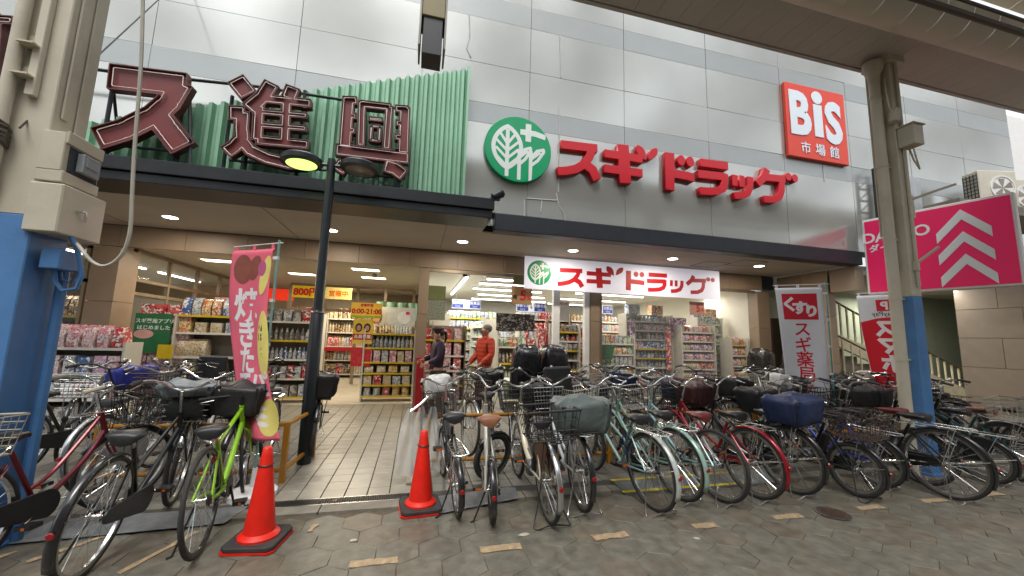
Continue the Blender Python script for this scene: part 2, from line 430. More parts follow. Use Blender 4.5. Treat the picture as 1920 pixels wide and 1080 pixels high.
# drain grate between kerb and tiles
dg = thing('drain_grate', 'long dark steel drain grate across the shop entrance', 'drain grate', (0,0,0))
fr = MB(); fr.box(-1.35, .02, 3.852, 3.866, -.02, .014); fr.box(-1.35, .02, 3.984, 3.998, -.02, .014); fr.build('frame', M_['alu'], dg, smooth=0)
bm_ = MB().box(-.005, .005, -.058, .058, -.01, .01).mesh('bar', mat('grate_steel', '#4b4a47', .5, .7), 0)
for i in range(68): link('bar', bm_, dg, (-1.335+.02*i, 3.925, .002))
dk = MB().box(-1.35, .02, 3.866, 3.984, -.02, -.012).build('channel', M_['wire'], dg, smooth=0)
sl = struct(MB().box(.03, 14, 3.853, 3.998, -.02, .006).box(-9, -1.36, 3.853, 3.998, -.02, .006).build('drain_cover_strip', mat('drain_cover', '#56544e', .6, .3, var=.2, dirt=.4), smooth=0))
T = .2; tm = MB(); h = T/2-.004
tm.add([(-h+.003,-h+.003,.0),(h-.003,-h+.003,.0),(h-.003,h-.003,.0),(-h+.003,h-.003,.0),(-h,-h,-.003),(h,-h,-.003),(h,h,-.003),(-h,h,-.003)], [(0,1,2,3),(4,5,1,0),(5,6,2,1),(6,7,3,2),(7,4,0,3)])
tm2 = tm.mesh('tile', mat('grey_floor_tile', '#77746b', .4, var=.12, scale=7, rand=.08, world=True, dirt=.5, dirtcol=(.11,.1,.085)), 0); tm = tm.mesh('tile', M_['tile'], 0)
cand = []
for i in range(-45, 70):
    for j in range(0, 25):
        x = -.05+i*T; y = 4.1+j*T; vis = -1.5 < x < .15+.18*(y-4)
        cand.append(((y-4) if vis and y < 8 else 20+math.hypot(x-1.5, y-4)*1, x, y))
cand.sort(); tf = ks; massv = MB(); massg = MB()
for n_, (d_, x, y) in enumerate(cand):
    if n_ < 296: link('tile', tm if -1.3 < x < .1+.06*(y-4) else tm2, tf, (x, y, random.uniform(.0085,.0105)), (random.uniform(-.002,.002), random.uniform(-.002,.002), random.randint(0,3)*UP))
    else: (massv if (-1.3 < x < .1+.06*(y-4) or y > 7.4) else massg).add([(x-h,y-h,.008),(x+h,y-h,.008),(x+h,y+h,.008),(x-h,y+h,.008)], [(0,1,2,3)])
stuff(massv.build('tile_field', M_['tile'], tf, smooth=0)); stuff(massg.build('tile_field', MATS['grey_floor_tile'], tf, smooth=0))
# marking tape on the street
M_['tape'] = mat('worn_tape', '#ab9474', .6, var=.25, scale=22, dirt=.95, dirtcol=(.14,.125,.1))
rt = random.Random(3)
def tape(cx, cy, w_, d_, ang, label, worn=.012):
    top = []; bot = []
    n = 10
    for i in range(n+1):
        t = i/n; top.append((-w_/2+w_*t, d_/2+rt.uniform(-worn, worn*.3))); bot.append((-w_/2+w_*t+rt.uniform(-.01,.01), -d_/2+rt.uniform(-worn*.3, worn)))
    poly = bot+top[::-1]
    o = MB().prism(poly, 0, .0022, 'xy').build('floor_tape', M_['tape'], smooth=0); o.location = (cx, cy, .0035); o.rotation_euler = (0,0,ang)
    tag(o, label, 'floor tape', 'tan tape dashes on the paving'); return o
for i, lb in enumerate(('tan tape dash on the street nearest the camera, lower centre', 'tan tape dash on the street in front of the brown-saddled bicycle', 'tan tape dash on the street in front of the bicycle with the cream frame', 'faint tan tape dash left of the round manhole cover', 'tan tape dash on the street just beside the manhole cover on its left', 'worn tan tape dash on the street just right of the manhole cover', 'tan tape dash beneath the large black bicycle on the right', 'tan tape dash on the street at the far right edge')):
    x = -.18+.866*i+(.12 if i > 4 else 0); tape(x, 2.89+.01*i, .3 if i != 3 else .22, .085, random.uniform(-.05,.05), lb)
for (x, y, w_, d_, a, lb) in ((-1.58, 3.3, .52, .05, 1.2, 'slanting tan tape strip left of the large traffic cone'), (-.68, 3.45, .12, .045, 1.35, 'short tan tape piece behind the large traffic cone'), (-.6, 4.02, .17, .05, 1.4, 'short tan tape piece on the entrance tiles by the drain'), (-2.15, 3.5, .5, .05, .9, 'slanting tan tape strip under the black bicycle on the left'), (-2.6, 3.3, .4, .05, .9, 'tan tape strip beside the blue foot of the left column')):
    tape(x, y, w_, d_, a, lb)
# manhole
mh = thing('manhole_cover', 'small round rusty manhole cover set in the grey paving', 'manhole cover', (3.76, 2.9, .004))
MB().lathe([(.13,0),(.135,.002),(.135,.004),(.118,.004),(.118,.002)], 28).build('frame', M_['alu'], mh)
q = MB().lathe([(.116,0),(.116,.0035)], 28)
for i in range(-4, 5):
    for j in range(-4, 5):
        if i*i+j*j < 17: q.box(i*.024-.008, i*.024+.008, j*.024-.008, j*.024+.008, .0035, .006)
q.build('lid', mat('rusty_iron', '#54443a', .7, .4, var=.3, scale=30), mh)
# steel plates bridging the drain
M_['plate'] = mat('checker_plate', '#8f9499', .35, .7, var=.15, scale=14, bump=.6, bscale=220, dirt=.3, dirtcol=(.3,.27,.23))
for poly, lb in (([(.3,3.5),(1.02,3.68),(1.06,3.93),(.98,3.96),(.25,3.85)], 'bent steel plate lying over the drain under two small bicycles'), ([(-2.6,3.55),(-1.35,3.62),(-1.28,3.92),(-2.6,3.9)], 'wide steel plate over the drain under the green bicycle')):
    o = MB().prism(poly, .014, .019, 'xy').build('steel_plate', M_['plate'], smooth=0, bevel=.001); tag(o, lb, 'steel plate', 'steel plates over the drain')
rp = thing('kerb_ramp', 'grey kerb ramp with yellow striped edges under the mint bicycles', 'ramp', (0,0,0))
MB().add([(2.1,3.62,.014),(4.1,3.62,.014),(4.1,3.92,.05),(2.1,3.92,.05),(2.1,3.62,-.01),(4.1,3.62,-.01),(4.1,3.92,-.01),(2.1,3.92,-.01)], [(0,1,2,3),(4,5,1,0),(5,6,2,1),(6,7,3,2),(7,4,0,3)]).build('plate', M_['plate'], rp, smooth=0)
M_['yel'] = mat('yellow_paint', '#d8c21c', .5, var=.15, scale=12, dirt=.3)
for y0, z0 in ((3.63,.019),(3.86,.047)):
    MB().add([(2.08,y0,z0),(3.55,y0,z0),(3.55,y0+.035,z0+.0045),(2.08,y0+.035,z0+.0045),(2.08,y0,z0-.002),(3.55,y0,z0-.002),(3.55,y0+.035,z0+.0025),(2.08,y0+.035,z0+.0025)], [(0,1,2,3),(4,5,1,0),(5,6,2,1),(6,7,3,2),(7,4,0,3)]).build('edge_stripe', M_['yel'], rp, smooth=0)

# ================================================================= market building
B = thing('market_building', 'long shopping market building clad in silver and grey metal panels', 'building')
FY = 6.25
edges = [1.76+1.906*k for k in range(-7, 7)]+[15.13]
rows = [(3.6,5.2,'panel'),(5.2,5.57,'band'),(5.57,6.32,'panel'),(6.32,7.2,'panel'),(7.2,7.63,'band'),(7.63,8.6,'panel'),(8.6,9.6,'panel')]
for i in range(len(edges)-1):
    for z0, z1, k in rows:
        w_ = edges[i+1]-edges[i]; wx = (w_-.007)/2; hz = (z1-z0-(.007 if k == 'panel' else .003))/2
        o = MB().box(-wx, wx, 0, .04, -hz, hz).build('panel', M_[k], B, smooth=0)
        o.location = ((edges[i]+edges[i+1])/2, FY+random.uniform(0,.0015), (z0+z1)/2); o.rotation_euler = (random.uniform(-.004,.004), 0, random.uniform(-.004,.004))
MB().box(-11.6, 15.12, FY+.05, FY+.4, 3.6, 9.7).build('backing_wall', mat('joint_grey', '#6f7272', .7), B, smooth=0)
MB().box(1.2, 9.45, FY-.02, FY+.25, 3.3, 3.6).build('soffit_beam', M_['dark2'], B, smooth=0, bevel=.01)
# sealant repair lines on the panels
sm = MB()
for pts in ([(880,28),(881,70),(875,90),(883,108)], [(1050,66),(1052,145)], [(1049,200),(1047,360)], [(983,375),(983,405)], [(987,372),(1040,376),(1046,375)], [(1016,376),(1014,398)], [(1043,362),(1047,385),(1056,398),(1060,415)], [(1543,310),(1546,340)]):
    P = [PY(x, y, FY-.004) for x, y in pts]; MB().tube([(p.x, FY-.003, p.z) for p in P], .012, 5).build('sealant_line', M_['seal'], B)
# canopy over the left entrance
cn = MB().box(-11.6, 1.03, 5.62, FY-.02, 3.3, 3.42).box(-11.6, 1.06, 5.58, FY-.03, 3.425, 3.6).build('canopy', M_['dark'], B, smooth=0, bevel=.008)
MB().box(-11.5, 1.02, 5.66, 8.2, 3.305, 3.33).box(1.0205, 9.3, FY+.24, 8.2, 3.305, 3.33).build('soffit', M_['soffit'], B, smooth=0)
cn2 = MB().box(-11.6, -6, 5.5, 5.57, 3.3, 3.6)
for x in (-5.0, -2.3, .4):
    MB().box(x-.004, x+.004, 5.7, 8.15, 3.3005, 3.304).build('soffit_joint', M_['dark2'], B, smooth=0)
for a in ((6.5,7.4),(7.1,7.0)):
    q = MB(); x, y = a; q.box(x-.3, x+.3, y-.3, y-.29, 3.299, 3.304); q.box(x-.3, x+.3, y+.29, y+.3, 3.299, 3.304); q.box(x-.3, x-.29, y-.29, y+.29, 3.299, 3.304); q.box(x+.29, x+.3, y-.29, y+.29, 3.299, 3.304); q.build('hatch_frame', M_['dark2'], B, smooth=0)
MB().box(-12, 9.25, 8.262, 8.42, 2.96, 3.4).build('fascia_light_stop', M_['dark2'], B, smooth=0); MB().box(-12, 9.3, 6.7, 19.2, 3.4, 3.55).build('roof_light_stop', M_['dark2'], B, smooth=0)  # unseen backing and slab, added to stop sky light leaking past the soffit
# brown stone fascia and piers at the shop front
SY = 8.2
xs = [-6.2+1.0*i for i in range(16)]
for a, b in zip(xs[:-1], xs[1:]):
    o = MB().box(-(b-a)/2+.003, (b-a)/2-.003, 0, .05, -.19, .19).build('fascia_stone', M_['stone'], B, smooth=0); o.location = ((a+b)/2, SY, 3.105)
def pier(x0, x1, y0, y1, z1=2.9, n=3, mt='stone'):
    for k in range(n):
        z0 = z1*k/n; zt = z1*(k+1)/n; o = MB().box(-(x1-x0)/2, (x1-x0)/2, -(y1-y0)/2, (y1-y0)/2, 0, zt-z0-.006).build('pier_stone', M_[mt], B, smooth=0, bevel=.003); o.location = ((x0+x1)/2, (y0+y1)/2, z0)
pier(-5.55, -5.15, SY-.01, 8.7); pier(.02, .22, SY-.01, 8.6); pier(3.9, 4.12, SY-.01, 8.45); pier(8.62, 9.0, SY-.01, 8.5); pier(9.3, 9.5, SY-.4, 8.2)
for x0, x1 in ((3.0,3.15),(3.76,3.885),(4.13,4.2)):
    MB().box(x0, x1, SY+.02, SY+.14, .02, 2.9).build('mullion', M_['white' if x0 < 4 else 'alud'], B, smooth=0, bevel=.004)
MB().box(.22, 3.0, SY+.03, SY+.1, 2.84, 2.905).box(4.2, 8.6, SY+.03, SY+.1, 2.84, 2.905).build('door_head', M_['alud'], B, smooth=0)
# glazing left of the entrance and beside the doors
M_['glass'] = mat('clear_glass', (.75,.8,.78), .04, 0, var=0, spec=.6, alpha=.05)
for x0, x1 in ((-8.4,-6.95),(-6.87,-5.6)):
    f = MB(); f.box(x0, x0+.05, SY+.02, SY+.08, .02, 2.9); f.box(x1-.05, x1, SY+.02, SY+.08, .02, 2.9); f.box(x0, x1, SY+.02, SY+.08, 2.25, 2.31); f.box(x0, x1, SY+.02, SY+.08, 2.85, 2.9)
    o = f.build('window_frame', M_['alud'], B, smooth=0); MB().box(x0+.05, x1-.05, SY+.04, SY+.05, .05, 2.25).build('pane', M_['glass'], o, smooth=0)
o = MB().box(4.2, 8.6, SY+.06, SY+.068, .1, 2.84).build('shop_window_pane', M_['glass'], B, smooth=0)
# right end: recess door, side wall and the stair hall
pd = MB().box(9.0, 9.3, 8.15, 8.2, .02, 2.2).build('service_door', mat('dark_bronze_door', '#3e352c', .4, .3), B, smooth=0)
for k in range(3):
    z0 = .02+1.09*k
    for y0, y1 in ((6.9,7.55),(7.555,8.2)):
        o = MB().box(-.1, .1, -(y1-y0)/2+.003, (y1-y0)/2-.003, 0, 1.08).build('wall_stone', M_['stone'], B, smooth=0); o.location = (9.4, (y0+y1)/2, z0)
for y0, y1 in ((6.3,6.85),):
    for zz in (2.75,):
        o = MB().box(-.12, .12, -(y1-y0)/2+.003, (y1-y0)/2-.003, 0, .53).build('wall_stone', M_['stone'], B, smooth=0); o.location = (9.42, (y0+y1)/2, zz)
# ---- interior shell
M_['iwall'] = mat('shop_wall', '#e6e2d4', .7, var=.03)
M_['iceil'] = mat('shop_ceiling', '#e0ded4', .8, var=.03)
M_['ifloor'] = mat('shop_vinyl', '#cfc8b6', .25, var=.06, scale=2, dirt=.2, dirtcol=(.35,.3,.22))
M_['vwall'] = mat('hall_wall', '#aea28c', .6, var=.06)
struct(MB().box(-12, 14, 9.0, 19, -.3, .004).build('shop_floor', M_['ifloor'], smooth=0))
MB().box(.2, 9.0, 8.6, 19, 3.0, 3.06).build('shop_ceiling', M_['iceil'], B, smooth=0)
MB().box(-12, .195, 8.26, 19, 2.98, 3.05).build('hall_ceiling', mat('hall_ceiling', '#aaa294', .7, var=.04), B, smooth=0)
MB().box(.2, 9.0, 16.5, 16.6, 0, 3.0).build('shop_back_wall', M_['iwall'], B, smooth=0)
MB().box(8.62, 8.72, 8.5, 16.5, 0, 3.0).build('shop_side_wall', M_['iwall'], B, smooth=0)
MB().box(.06, .16, 9.9, 16.5, 0, 2.98).build('party_wall', M_['iwall'], B, smooth=0)
MB().box(-12, .05, 15.4, 15.5, 0, 2.98).build('hall_back_wall', M_['vwall'], B, smooth=0)
MB().box(-12, -11.9, 8.2, 15.4, 0, 2.98).build('hall_side_wall', M_['vwall'], B, smooth=0)
MB().box(-11.8, -8.4, 8.22, 8.3, 0, 2.95).build('hall_front_wall', M_['stone'], B, smooth=0)
# glazed screen with clerestory lights down the left of the hall
sc_ = MB(); X0 = -5.25
ys = [8.7, 9.75, 10.85, 11.95, 13.1]
for y in ys: sc_.box(X0, X0+.07, y-.03, y+.03, .02, 2.97)
for z0 in (2.36, 2.1, 2.9): sc_.box(X0+.005, X0+.065, 8.72, 13.1, z0, z0+.06)
so_ = sc_.build('screen_frame', M_['alud'], B, smooth=0)
for a, b in zip(ys[:-1], ys[1:]): MB().box(X0+.03, X0+.036, a+.03, b-.03, .05, 2.1).build('pane', M_['glass'], so_, smooth=0); MB().box(X0+.03, X0+.036, a+.03, b-.03, 2.43, 2.9).build('pane', M_['glass'], so_, smooth=0)
# inner doors across the hall
df = MB()
for x in (-3.6,-2.65,-1.75,-.95,-.1): df.box(x-.04, x+.04, 12.4, 12.5, .02, 2.9)
for z0 in (2.12, 2.84): df.box(-3.6, -.1, 12.41, 12.49, z0, z0+.08)
dfo = df.build('inner_door_frame', M_['alud'], B, smooth=0)
for x0, x1 in ((-3.56,-2.69),(-1.71,-.99)): MB().box(x0, x1, 12.44, 12.45, .1, 2.12).build('pane', M_['glass'], dfo, smooth=0)
MB().box(-.95, -.1, 12.42, 12.46, .02, 1.0).build('kick_panel', mat('wood_panel', '#8a6338', .5), dfo, smooth=0)
# ---- ceiling lights in the shop and hall (lit in the photograph)
def area(name, parent, loc, sx, sy, power, col, rot=(0,0,0)):
    l = bpy.data.lights.new(name, 'AREA'); l.shape = 'RECTANGLE'; l.size = sx; l.size_y = sy; l.energy = power; l.color = col
    o = bpy.data.objects.new(name, l); COL.objects.link(o); o.parent = parent; o.location = loc; o.rotation_euler = rot; return o
M_['tube'] = glow('fluorescent', (1,.98,.93), 5)
M_['warm'] = glow('warm_panel', (1,.88,.68), 3.2)
def strip(x, y, ln, ang, label, z=2.93, lamp=0, col=(1,.94,.82)):
    t = thing('strip_light', label, 'ceiling light', (x, y, z), ang, 'linear lights on the shop ceiling')
    MB().box(-ln/2, ln/2, -.05, .05, .02, .066).build('housing', M_['white'], t, smooth=0)
    MB().box(-ln/2+.02, ln/2-.02, -.03, .03, -.01, .018).build('diffuser', M_['tube'], t, smooth=0)
    if lamp: area('lamp', t, (0,0,-.05), ln, .1, lamp*1.1, col)
strip(1.15, 11.4, 4.2, UP, 'long white strip light running away from the entrance', lamp=55)
for i, (y, x0, x1, pw) in enumerate(((9.4, 1.65, 2.9, 18), (10.3, 1.6, 3.6, 0), (11.5, 1.6, 3.8, 22), (13, 2, 4.4, 0), (14.6, 2, 5, 22))):
    strip((x0+x1)/2, y, x1-x0, 0, 'white strip light across the left shop ceiling, %s row from the door' % ('first','second','third','fourth','fifth')[i], lamp=pw)
for i, (y, x0, x1, pw) in enumerate(((9.6, 4.5, 6.4, 24), (11.2, 4.8, 7.2, 0), (13, 5, 7.6, 30), (15, 5.2, 8, 0))):
    strip((x0+x1)/2, y, x1-x0, 0, 'white strip light above the right shop shelves, %s row from the window' % ('first','second','third','fourth')[i], lamp=pw)
strip(7.9, 9.6, 1.4, .5, 'tilted strip light at the right end of the shop ceiling', lamp=14)
strip(-6.6, 10.2, 2.4, UP, 'strip light behind the clerestory panes, nearer one', lamp=22); strip(-6.6, 12.9, 2.0, UP, 'strip light behind the clerestory panes, farther one', lamp=0); strip(-7.5, 9.2, 1.6, 0, 'strip light seen through the window left of the brown pier', lamp=14)
for i, (x, y, lb, pw) in enumerate(((-4.2, 9.5, 'warm square ceiling panel nearest the clerestory', 26), (-2.9, 10.8, 'warm ceiling panel behind the dark lamp post, left of it', 0), (-1.2, 9.4, 'warm ceiling panel right of the lamp post, nearest the street', 30), (-1.15, 10.7, 'warm ceiling panel right of the lamp post, deeper inside', 18), (-2.4, 13.6, 'warm ceiling panel beyond the inner doors', 34))):
    t = thing('panel_light', lb, 'ceiling light', (x, y, 2.965), 0, 'warm panels on the entrance hall ceiling')
    MB().box(-.32, .32, -.17, .17, 0, .012).build('frame', M_['white'], t, smooth=0); MB().box(-.29, .29, -.14, .14, -.006, -.001).build('diffuser', M_['warm'], t, smooth=0)
    if pw: area('lamp', t, (0,0,-.03), .5, .28, pw, (1,.86,.64))
M_['dl'] = glow('downlight_glow', (1,.95,.86), 7)
for i, (x, y, lb) in enumerate(((-4.0,7.3,'recessed downlight in the canopy soffit at the far left'),(-1.55,7.25,'recessed downlight just right of the lamp post'),(.78,7.25,'recessed downlight above the entrance pier'),(3.03,7.2,'recessed downlight above the left end of the banner'),(5.33,7.15,'recessed downlight above the middle of the banner'),(7.6,7.13,'recessed downlight right of the banner'))):
    t = thing('downlight', lb, 'downlight', (x, y, 3.3), 0, 'downlights in the soffit')
    MB().lathe([(.105,-.006),(.115,-.006),(.115,.004),(.105,.004)], 24).build('trim_ring', M_['white'], t); MB().lathe([(.1,-.008),(.1,-.002)], 24).build('lens', M_['dl'], t)
    area('lamp', t, (0,0,-.02), .15, .15, 17, (1,.9,.75))
# ---- stair hall on the right
SH = thing('stairway', 'concrete stairway with cream balusters and a brown handrail', 'stairs')
M_['gw'] = mat('grey_green_wall', '#8d9480', .7, var=.05); M_['cream'] = mat('cream_rail', '#cfc6a8', .5); M_['hrail'] = mat('brown_handrail', '#5b3a2a', .45); M_['tanw'] = mat('tan_wall', '#a88f63', .7)
def pl(x, y, Y=7.4): p = PY(x, y, Y); return (p.x, Y, p.z)
for a, b in (((1560,590),(1665,655)), ((1570,645),(1660,690)), ((1745,655),(1830,705))):
    pass
q = MB(); q.tube([pl(1556,560), pl(1700,640), pl(1840,712)], .025, 8); q.build('handrail', M_['hrail'], SH)
st = MB(); A_, B_ = pl(1556,622), pl(1840,742)
st.add([(A_[0],7.36,A_[2]),(B_[0],7.36,B_[2]),(B_[0],7.36,B_[2]-.55),(A_[0],7.36,A_[2]-.28),(A_[0],7.44,A_[2]),(B_[0],7.44,B_[2]),(B_[0],7.44,B_[2]-.55),(A_[0],7.44,A_[2]-.28)], [(0,1,2,3),(7,6,5,4),(0,4,5,1),(3,2,6,7),(0,3,7,4),(1,5,6,2)]); st.build('stringer', M_['cream'], SH, smooth=0)
for k in range(22):
    t = k/21; x = 1560+276*t; p = pl(x, 560+(x-1556)*152/284); p2 = pl(x, 622+(x-1556)*120/284)
    MB().box(p[0]-.02, p[0]+.02, 7.385, 7.415, p2[2], p[2]).build('baluster', M_['cream'], SH, smooth=0)
low = MB(); A_, B_ = pl(1556,640), pl(1840,800)
q = MB().tube([pl(1556,622,7.1), pl(1620,655,7.1), pl(1700,700,7.1)], .02, 8).build('handrail', M_['hrail'], SH)
for k in range(9):
    x = 1562+17*k; p = pl(x, 625+(x-1556)*.54, 7.1); MB().box(p[0]-.018, p[0]+.018, 7.09, 7.11, .02, p[2]).build('baluster', M_['cream'], SH, smooth=0)
for k in range(10):
    MB().box(9.6+.3*k, 14.5, 7.5, 8.6, .17*(9-k)+.02, .17*(10-k)+.015).build('step', M_['conc'], SH, smooth=0) if False else None
for k in range(9):
    MB().box(9.55, 13.4-.42*k, 7.5, 8.7, .02+.18*k, .195+.18*k).build('step', M_['conc'], SH, smooth=0)
W2 = thing('stair_hall', 'plain stair hall walls behind the right-hand column', 'building')
for i in range(16): MB().box(9.5+1.1*i, 10.595+1.1*i, 8.8, 8.9, 0, 4).build('wall_panel', M_['gw'], W2, smooth=0)
MB().box(9.55, 27, 6.5, 8.9, 3.15, 3.25).build('ceiling', M_['soffit'], W2, smooth=0)
t = thing('strip_light', 'white tube light under the pink sign by the stairs', 'ceiling light', (10.6, 5.75, 2.86), -.3)
MB().box(-.55, .55, -.04, .04, .0, .05).build('housing', M_['white'], t, smooth=0); MB().tube([(-.52,0,-.02),(.52,0,-.02)], .018, 8).build('tube', M_['tube'], t); area('lamp', t, (0,0,-.06), 1, .06, 5, (1,.97,.9))
t = thing('strip_light', 'added tube light brightening the stair hall, mostly hidden behind the column', 'ceiling light', (13.2, 7.9, 3.05), 0)
MB().box(-.6,.6,-.04,.04,.0,.05).build('housing', M_['white'], t, smooth=0); MB().tube([(-.56,0,-.02),(.56,0,-.02)], .018, 8).build('tube', M_['tube'], t); area('lamp', t, (0,0,-.06), 1.1, .08, 60, (1,.97,.88))  # extra lamp added to brighten the otherwise black stair hall
# ---- neighbouring stone building on the right
NB = thing('stone_building', 'beige stone clad building corner at the right edge', 'building')
for j in range(5):
    for i in range(6):
        y1 = 5.62-.62*i-(.31 if j % 2 else 0); y0 = y1-.62
        if i == 0 and j % 2: y1b = 5.62
        else: y1b = y1
        o = MB().box(0, .3, y0+.004, y1b-.004, 0, .572).build('wall_stone', M_['stone2'], NB, smooth=0, bevel=.002); o.location = (11.0, 0, .02+.58*j)
MB().box(11.05, 16, 0, 5.6, 0, 2.93).build('wall', M_['stone2'], NB, smooth=0)
MB().box(15.2, 24, 6.6, 7, 0, 8.2).build('wall', M_['white'], NB, smooth=0)

for i, (x, y, sz) in enumerate(((.9,3.05,.05),(2.2,2.75,.035),(-.35,3.2,.04),(5.9,2.6,.05))):
    v = [(sz*math.cos(k*1.1)*random.uniform(.6,1), sz*.6*math.sin(k*1.1)*random.uniform(.6,1)) for k in range(6)]
    o = MB().prism(v, 0, .002, 'xy').build('paper_scrap', mat('paper_scrap', '#b8b2a2', .8), smooth=0); o.location = (x, y, .004); tag(o, ('tiny pale paper scrap near the brown-saddled bicycle','tiny pale scrap on the street at lower centre','tiny pale scrap right of the nearest cone','tiny pale scrap on the street at lower right')[i], 'litter')
# ================================================================= arcade roof and columns
M_['asof'] = mat('arcade_soffit', '#c0bcb4', .55, .1, var=.05, rand=.03, dirt=.25, dirtcol=(.1,.09,.08))
M_['atube'] = mat('arcade_beam', '#d8d0c0', .5, var=.06, scale=2, rand=.03, dirt=.25, dirtcol=(.2,.18,.14))
AR = thing('arcade_roof', 'shopping arcade roof edge with dark slatted soffit and round beige beam', 'roof')
for i in range(62):
    o = MB().box(-.148, .148, -.36, .36, 0, .03).build('soffit_panel', M_['asof'], AR, smooth=0) if i == 0 else link('soffit_panel', sp_, AR)
    if i == 0: sp_ = o.data
    o.location = (1.0+.3*i, 3.42, 5.5)
o = MB().box(.8, 19.6, 3.79, 3.84, 5.49, 5.62).build('edge_trim', M_['asof'], AR, smooth=0)
MB().box(.8, 19.6, 3.06, 3.79, 5.535, 5.7).build('deck', M_['asof'], AR, smooth=0)
tb = MB()
for a in range(-3, 13):
    pass
def arc(r, x0, x1, a0, a1, n=12):
    vs = []; fs = []
    for i in range(n+1):
        a = math.radians(a0+(a1-a0)*i/n); vs += [(x0, 2.9+r*math.cos(a), 5.52+r*math.sin(a)), (x1, 2.9+r*math.cos(a), 5.52+r*math.sin(a))]
    for i in range(n): fs.append((2*i, 2*i+1, 2*i+3, 2*i+2))
    return MB().add(vs, fs)
seg = arc(.24, -.219, .219, -190, 10).mesh('beam_shell', M_['atube'], 60)
for i in range(42): link('beam_shell', seg, AR, (1.1+.44*i, 0, 0))
MB().tube([(.9,2.62,5.3),(19.4,2.62,5.3)], .035, 8).tube([(.9,2.54,5.36),(19.4,2.54,5.36)], .02, 6).build('conduit', mat('conduit_brown', '#4e4439', .5), AR)
for i in range(20): o = MB().box(-.49,.49,-1.5,1.0,0,.03).build('upper_panel', M_['atube'], AR, smooth=0) if i == 0 else link('upper_panel', up_, AR); up_ = o.data; o.location = (1.4+1.0*i, 1.75, 5.98); o.rotation_euler = (-.28,0,0)
def column(x, y, label, pipeside, h=5.5, W_=.22, D_=.28):
    t = thing('arcade_column', label, 'column', (x, y, 0), 0, None)
    z1 = 2.17
    MB().box(0, W_, 0, D_, 0, z1).build('lower_shaft', M_['blue'], t, smooth=0, bevel=.006)
    MB().box(.002, W_-.002, .002, D_-.002, z1, h).build('upper_shaft', M_['ivory'], t, smooth=0, bevel=.006)
    MB().box(-.04, W_+.04, -.04, D_+.04, 0, .02).build('base_plate', M_['blue'], t, smooth=0)
    MB().box(-.06, W_+.06, -.05, D_+.05, h-.09, h).build('cap_plate', M_['ivory'], t, smooth=0)
    return t
cR = column(6.1, 3.5, 'blue and ivory steel arcade column on the right with a thin pipe and junction box', -1, 5.5, .17, .24)
MB().tube([(-.14,.1,.0),(-.14,.1,5.15)], .062, 14).build('drain_pipe', M_['ivory'], cR)
for z in (1.35,2.12,2.9,3.9,4.9): MB().tube([(-.14,.1,z),(-.14,.1,z+.03)], .069, 14).box(-.09,0,.08,.12,z+.004,z+.024).build('pipe_bracket', M_['ivory'], cR)
MB().lathe([(.065,0),(.07,.1),(.11,.2),(.11,.3)], 14, Matrix.Translation((-.14,.1,5.13))).build('pipe_hopper', M_['ivory'], cR)
MB().tube([(-.02,.12,2.5),(-.02,.12,3.2),(-.02,.12,5.4)], .018, 6).tube([(-.02,.26,3.0),(-.02,.26,5.4)], .014, 6).tube([(W_x:=.1,-.02,2.3),(.1,-.02,5.4)], .02, 6).build('conduit', M_['ivory'], cR)
jb = MB().box(.02, .2, -.18, -.002, 4.15, 4.42).build('junction_box', M_['ivory'], cR, smooth=0, bevel=.006); MB().box(.0, .22, -.2, .0, 4.42, 4.435).build('lid', M_['ivory'], jb, smooth=0)
MB().tube([(.12,-.1,4.15),(.13,-.12,3.95),(.2,-.1,3.85),(.22,-.04,4.0),(.22,.02,4.3)], .01, 6).tube([(-.02,.05,5.2),(-.1,.0,5.0),(-.12,-.03,4.7),(-.05,-.05,4.55)], .012, 6).build('cable', M_['ivory'], cR)
q = MB().lathe([(.05,0),(.06,.02),(.06,.17),(.045,.2)], 12, Matrix.Translation((-.06,-.03,4.5)) @ Matrix.Rotation(.25, 4, 'Y')).build('speaker_can', M_['ivory'], cR)
MB().box(.1,.14,-.04,-.002,3.2,3.5).tube([(.12,-.03,3.45),(.5,-.12,3.6),(.72,-.16,3.68)], .018, 6).build('bracket_arm', M_['ivory'], cR)
MB().box(.06,.1,-.05,-.002,2.5,2.62).tube([(.08,-.04,2.6),(.2,-.2,2.78)], .02, 6).build('flag_holder', M_['ivory'], cR)
cL = column(-2.89, 3.36, 'blue and ivory steel arcade column at the left edge with meter boxes', 1, 5.5)
cL.scale = (1.1, 1.1, 1.04)
MB().tube([(-.0,-.04,2.3),(-.0,-.04,5.4)], .035, 12).build('drain_pipe', M_['ivory'], cL)
MB().box(.221,.235,.05,.1,2.9,5.4).box(.221,.232,.16,.2,2.8,5.4).box(.08,.13,-.04,0,3.0,5.4).build('conduit', M_['ivory'], cL, smooth=0, bevel=.004)
for z in (3.35,3.12): MB().box(.03,.12,-.09,-.002,z,z+.012).box(.03,.12,-.01,-.001,z,z+.1).build('cleat', M_['ivory'], cL, smooth=0)
mbx = MB().box(.19,.37,-.03,.33,2.06,2.4).build('switch_box', M_['ivory'], cL, smooth=0, bevel=.008)
MB().tube([(.373,.1,2.24),(.4,.1,2.245),(.405,.12,2.245),(.4,.13,2.18)], .009, 6).build('latch', M_['chrome'], mbx)
mb2 = MB().box(.19,.335,-.01,.29,2.42,2.5).box(.19,.32,-.01,.29,2.5,2.78).box(.32,.335,-.01,.29,2.7,2.79).build('meter_box', M_['ivory'], cL, smooth=0, bevel=.005)
mw = MB().box(.322,.328,.03,.27,2.5,2.69).build('window', mat('smoked_window', (.05,.06,.07), .08), mb2, smooth=0)
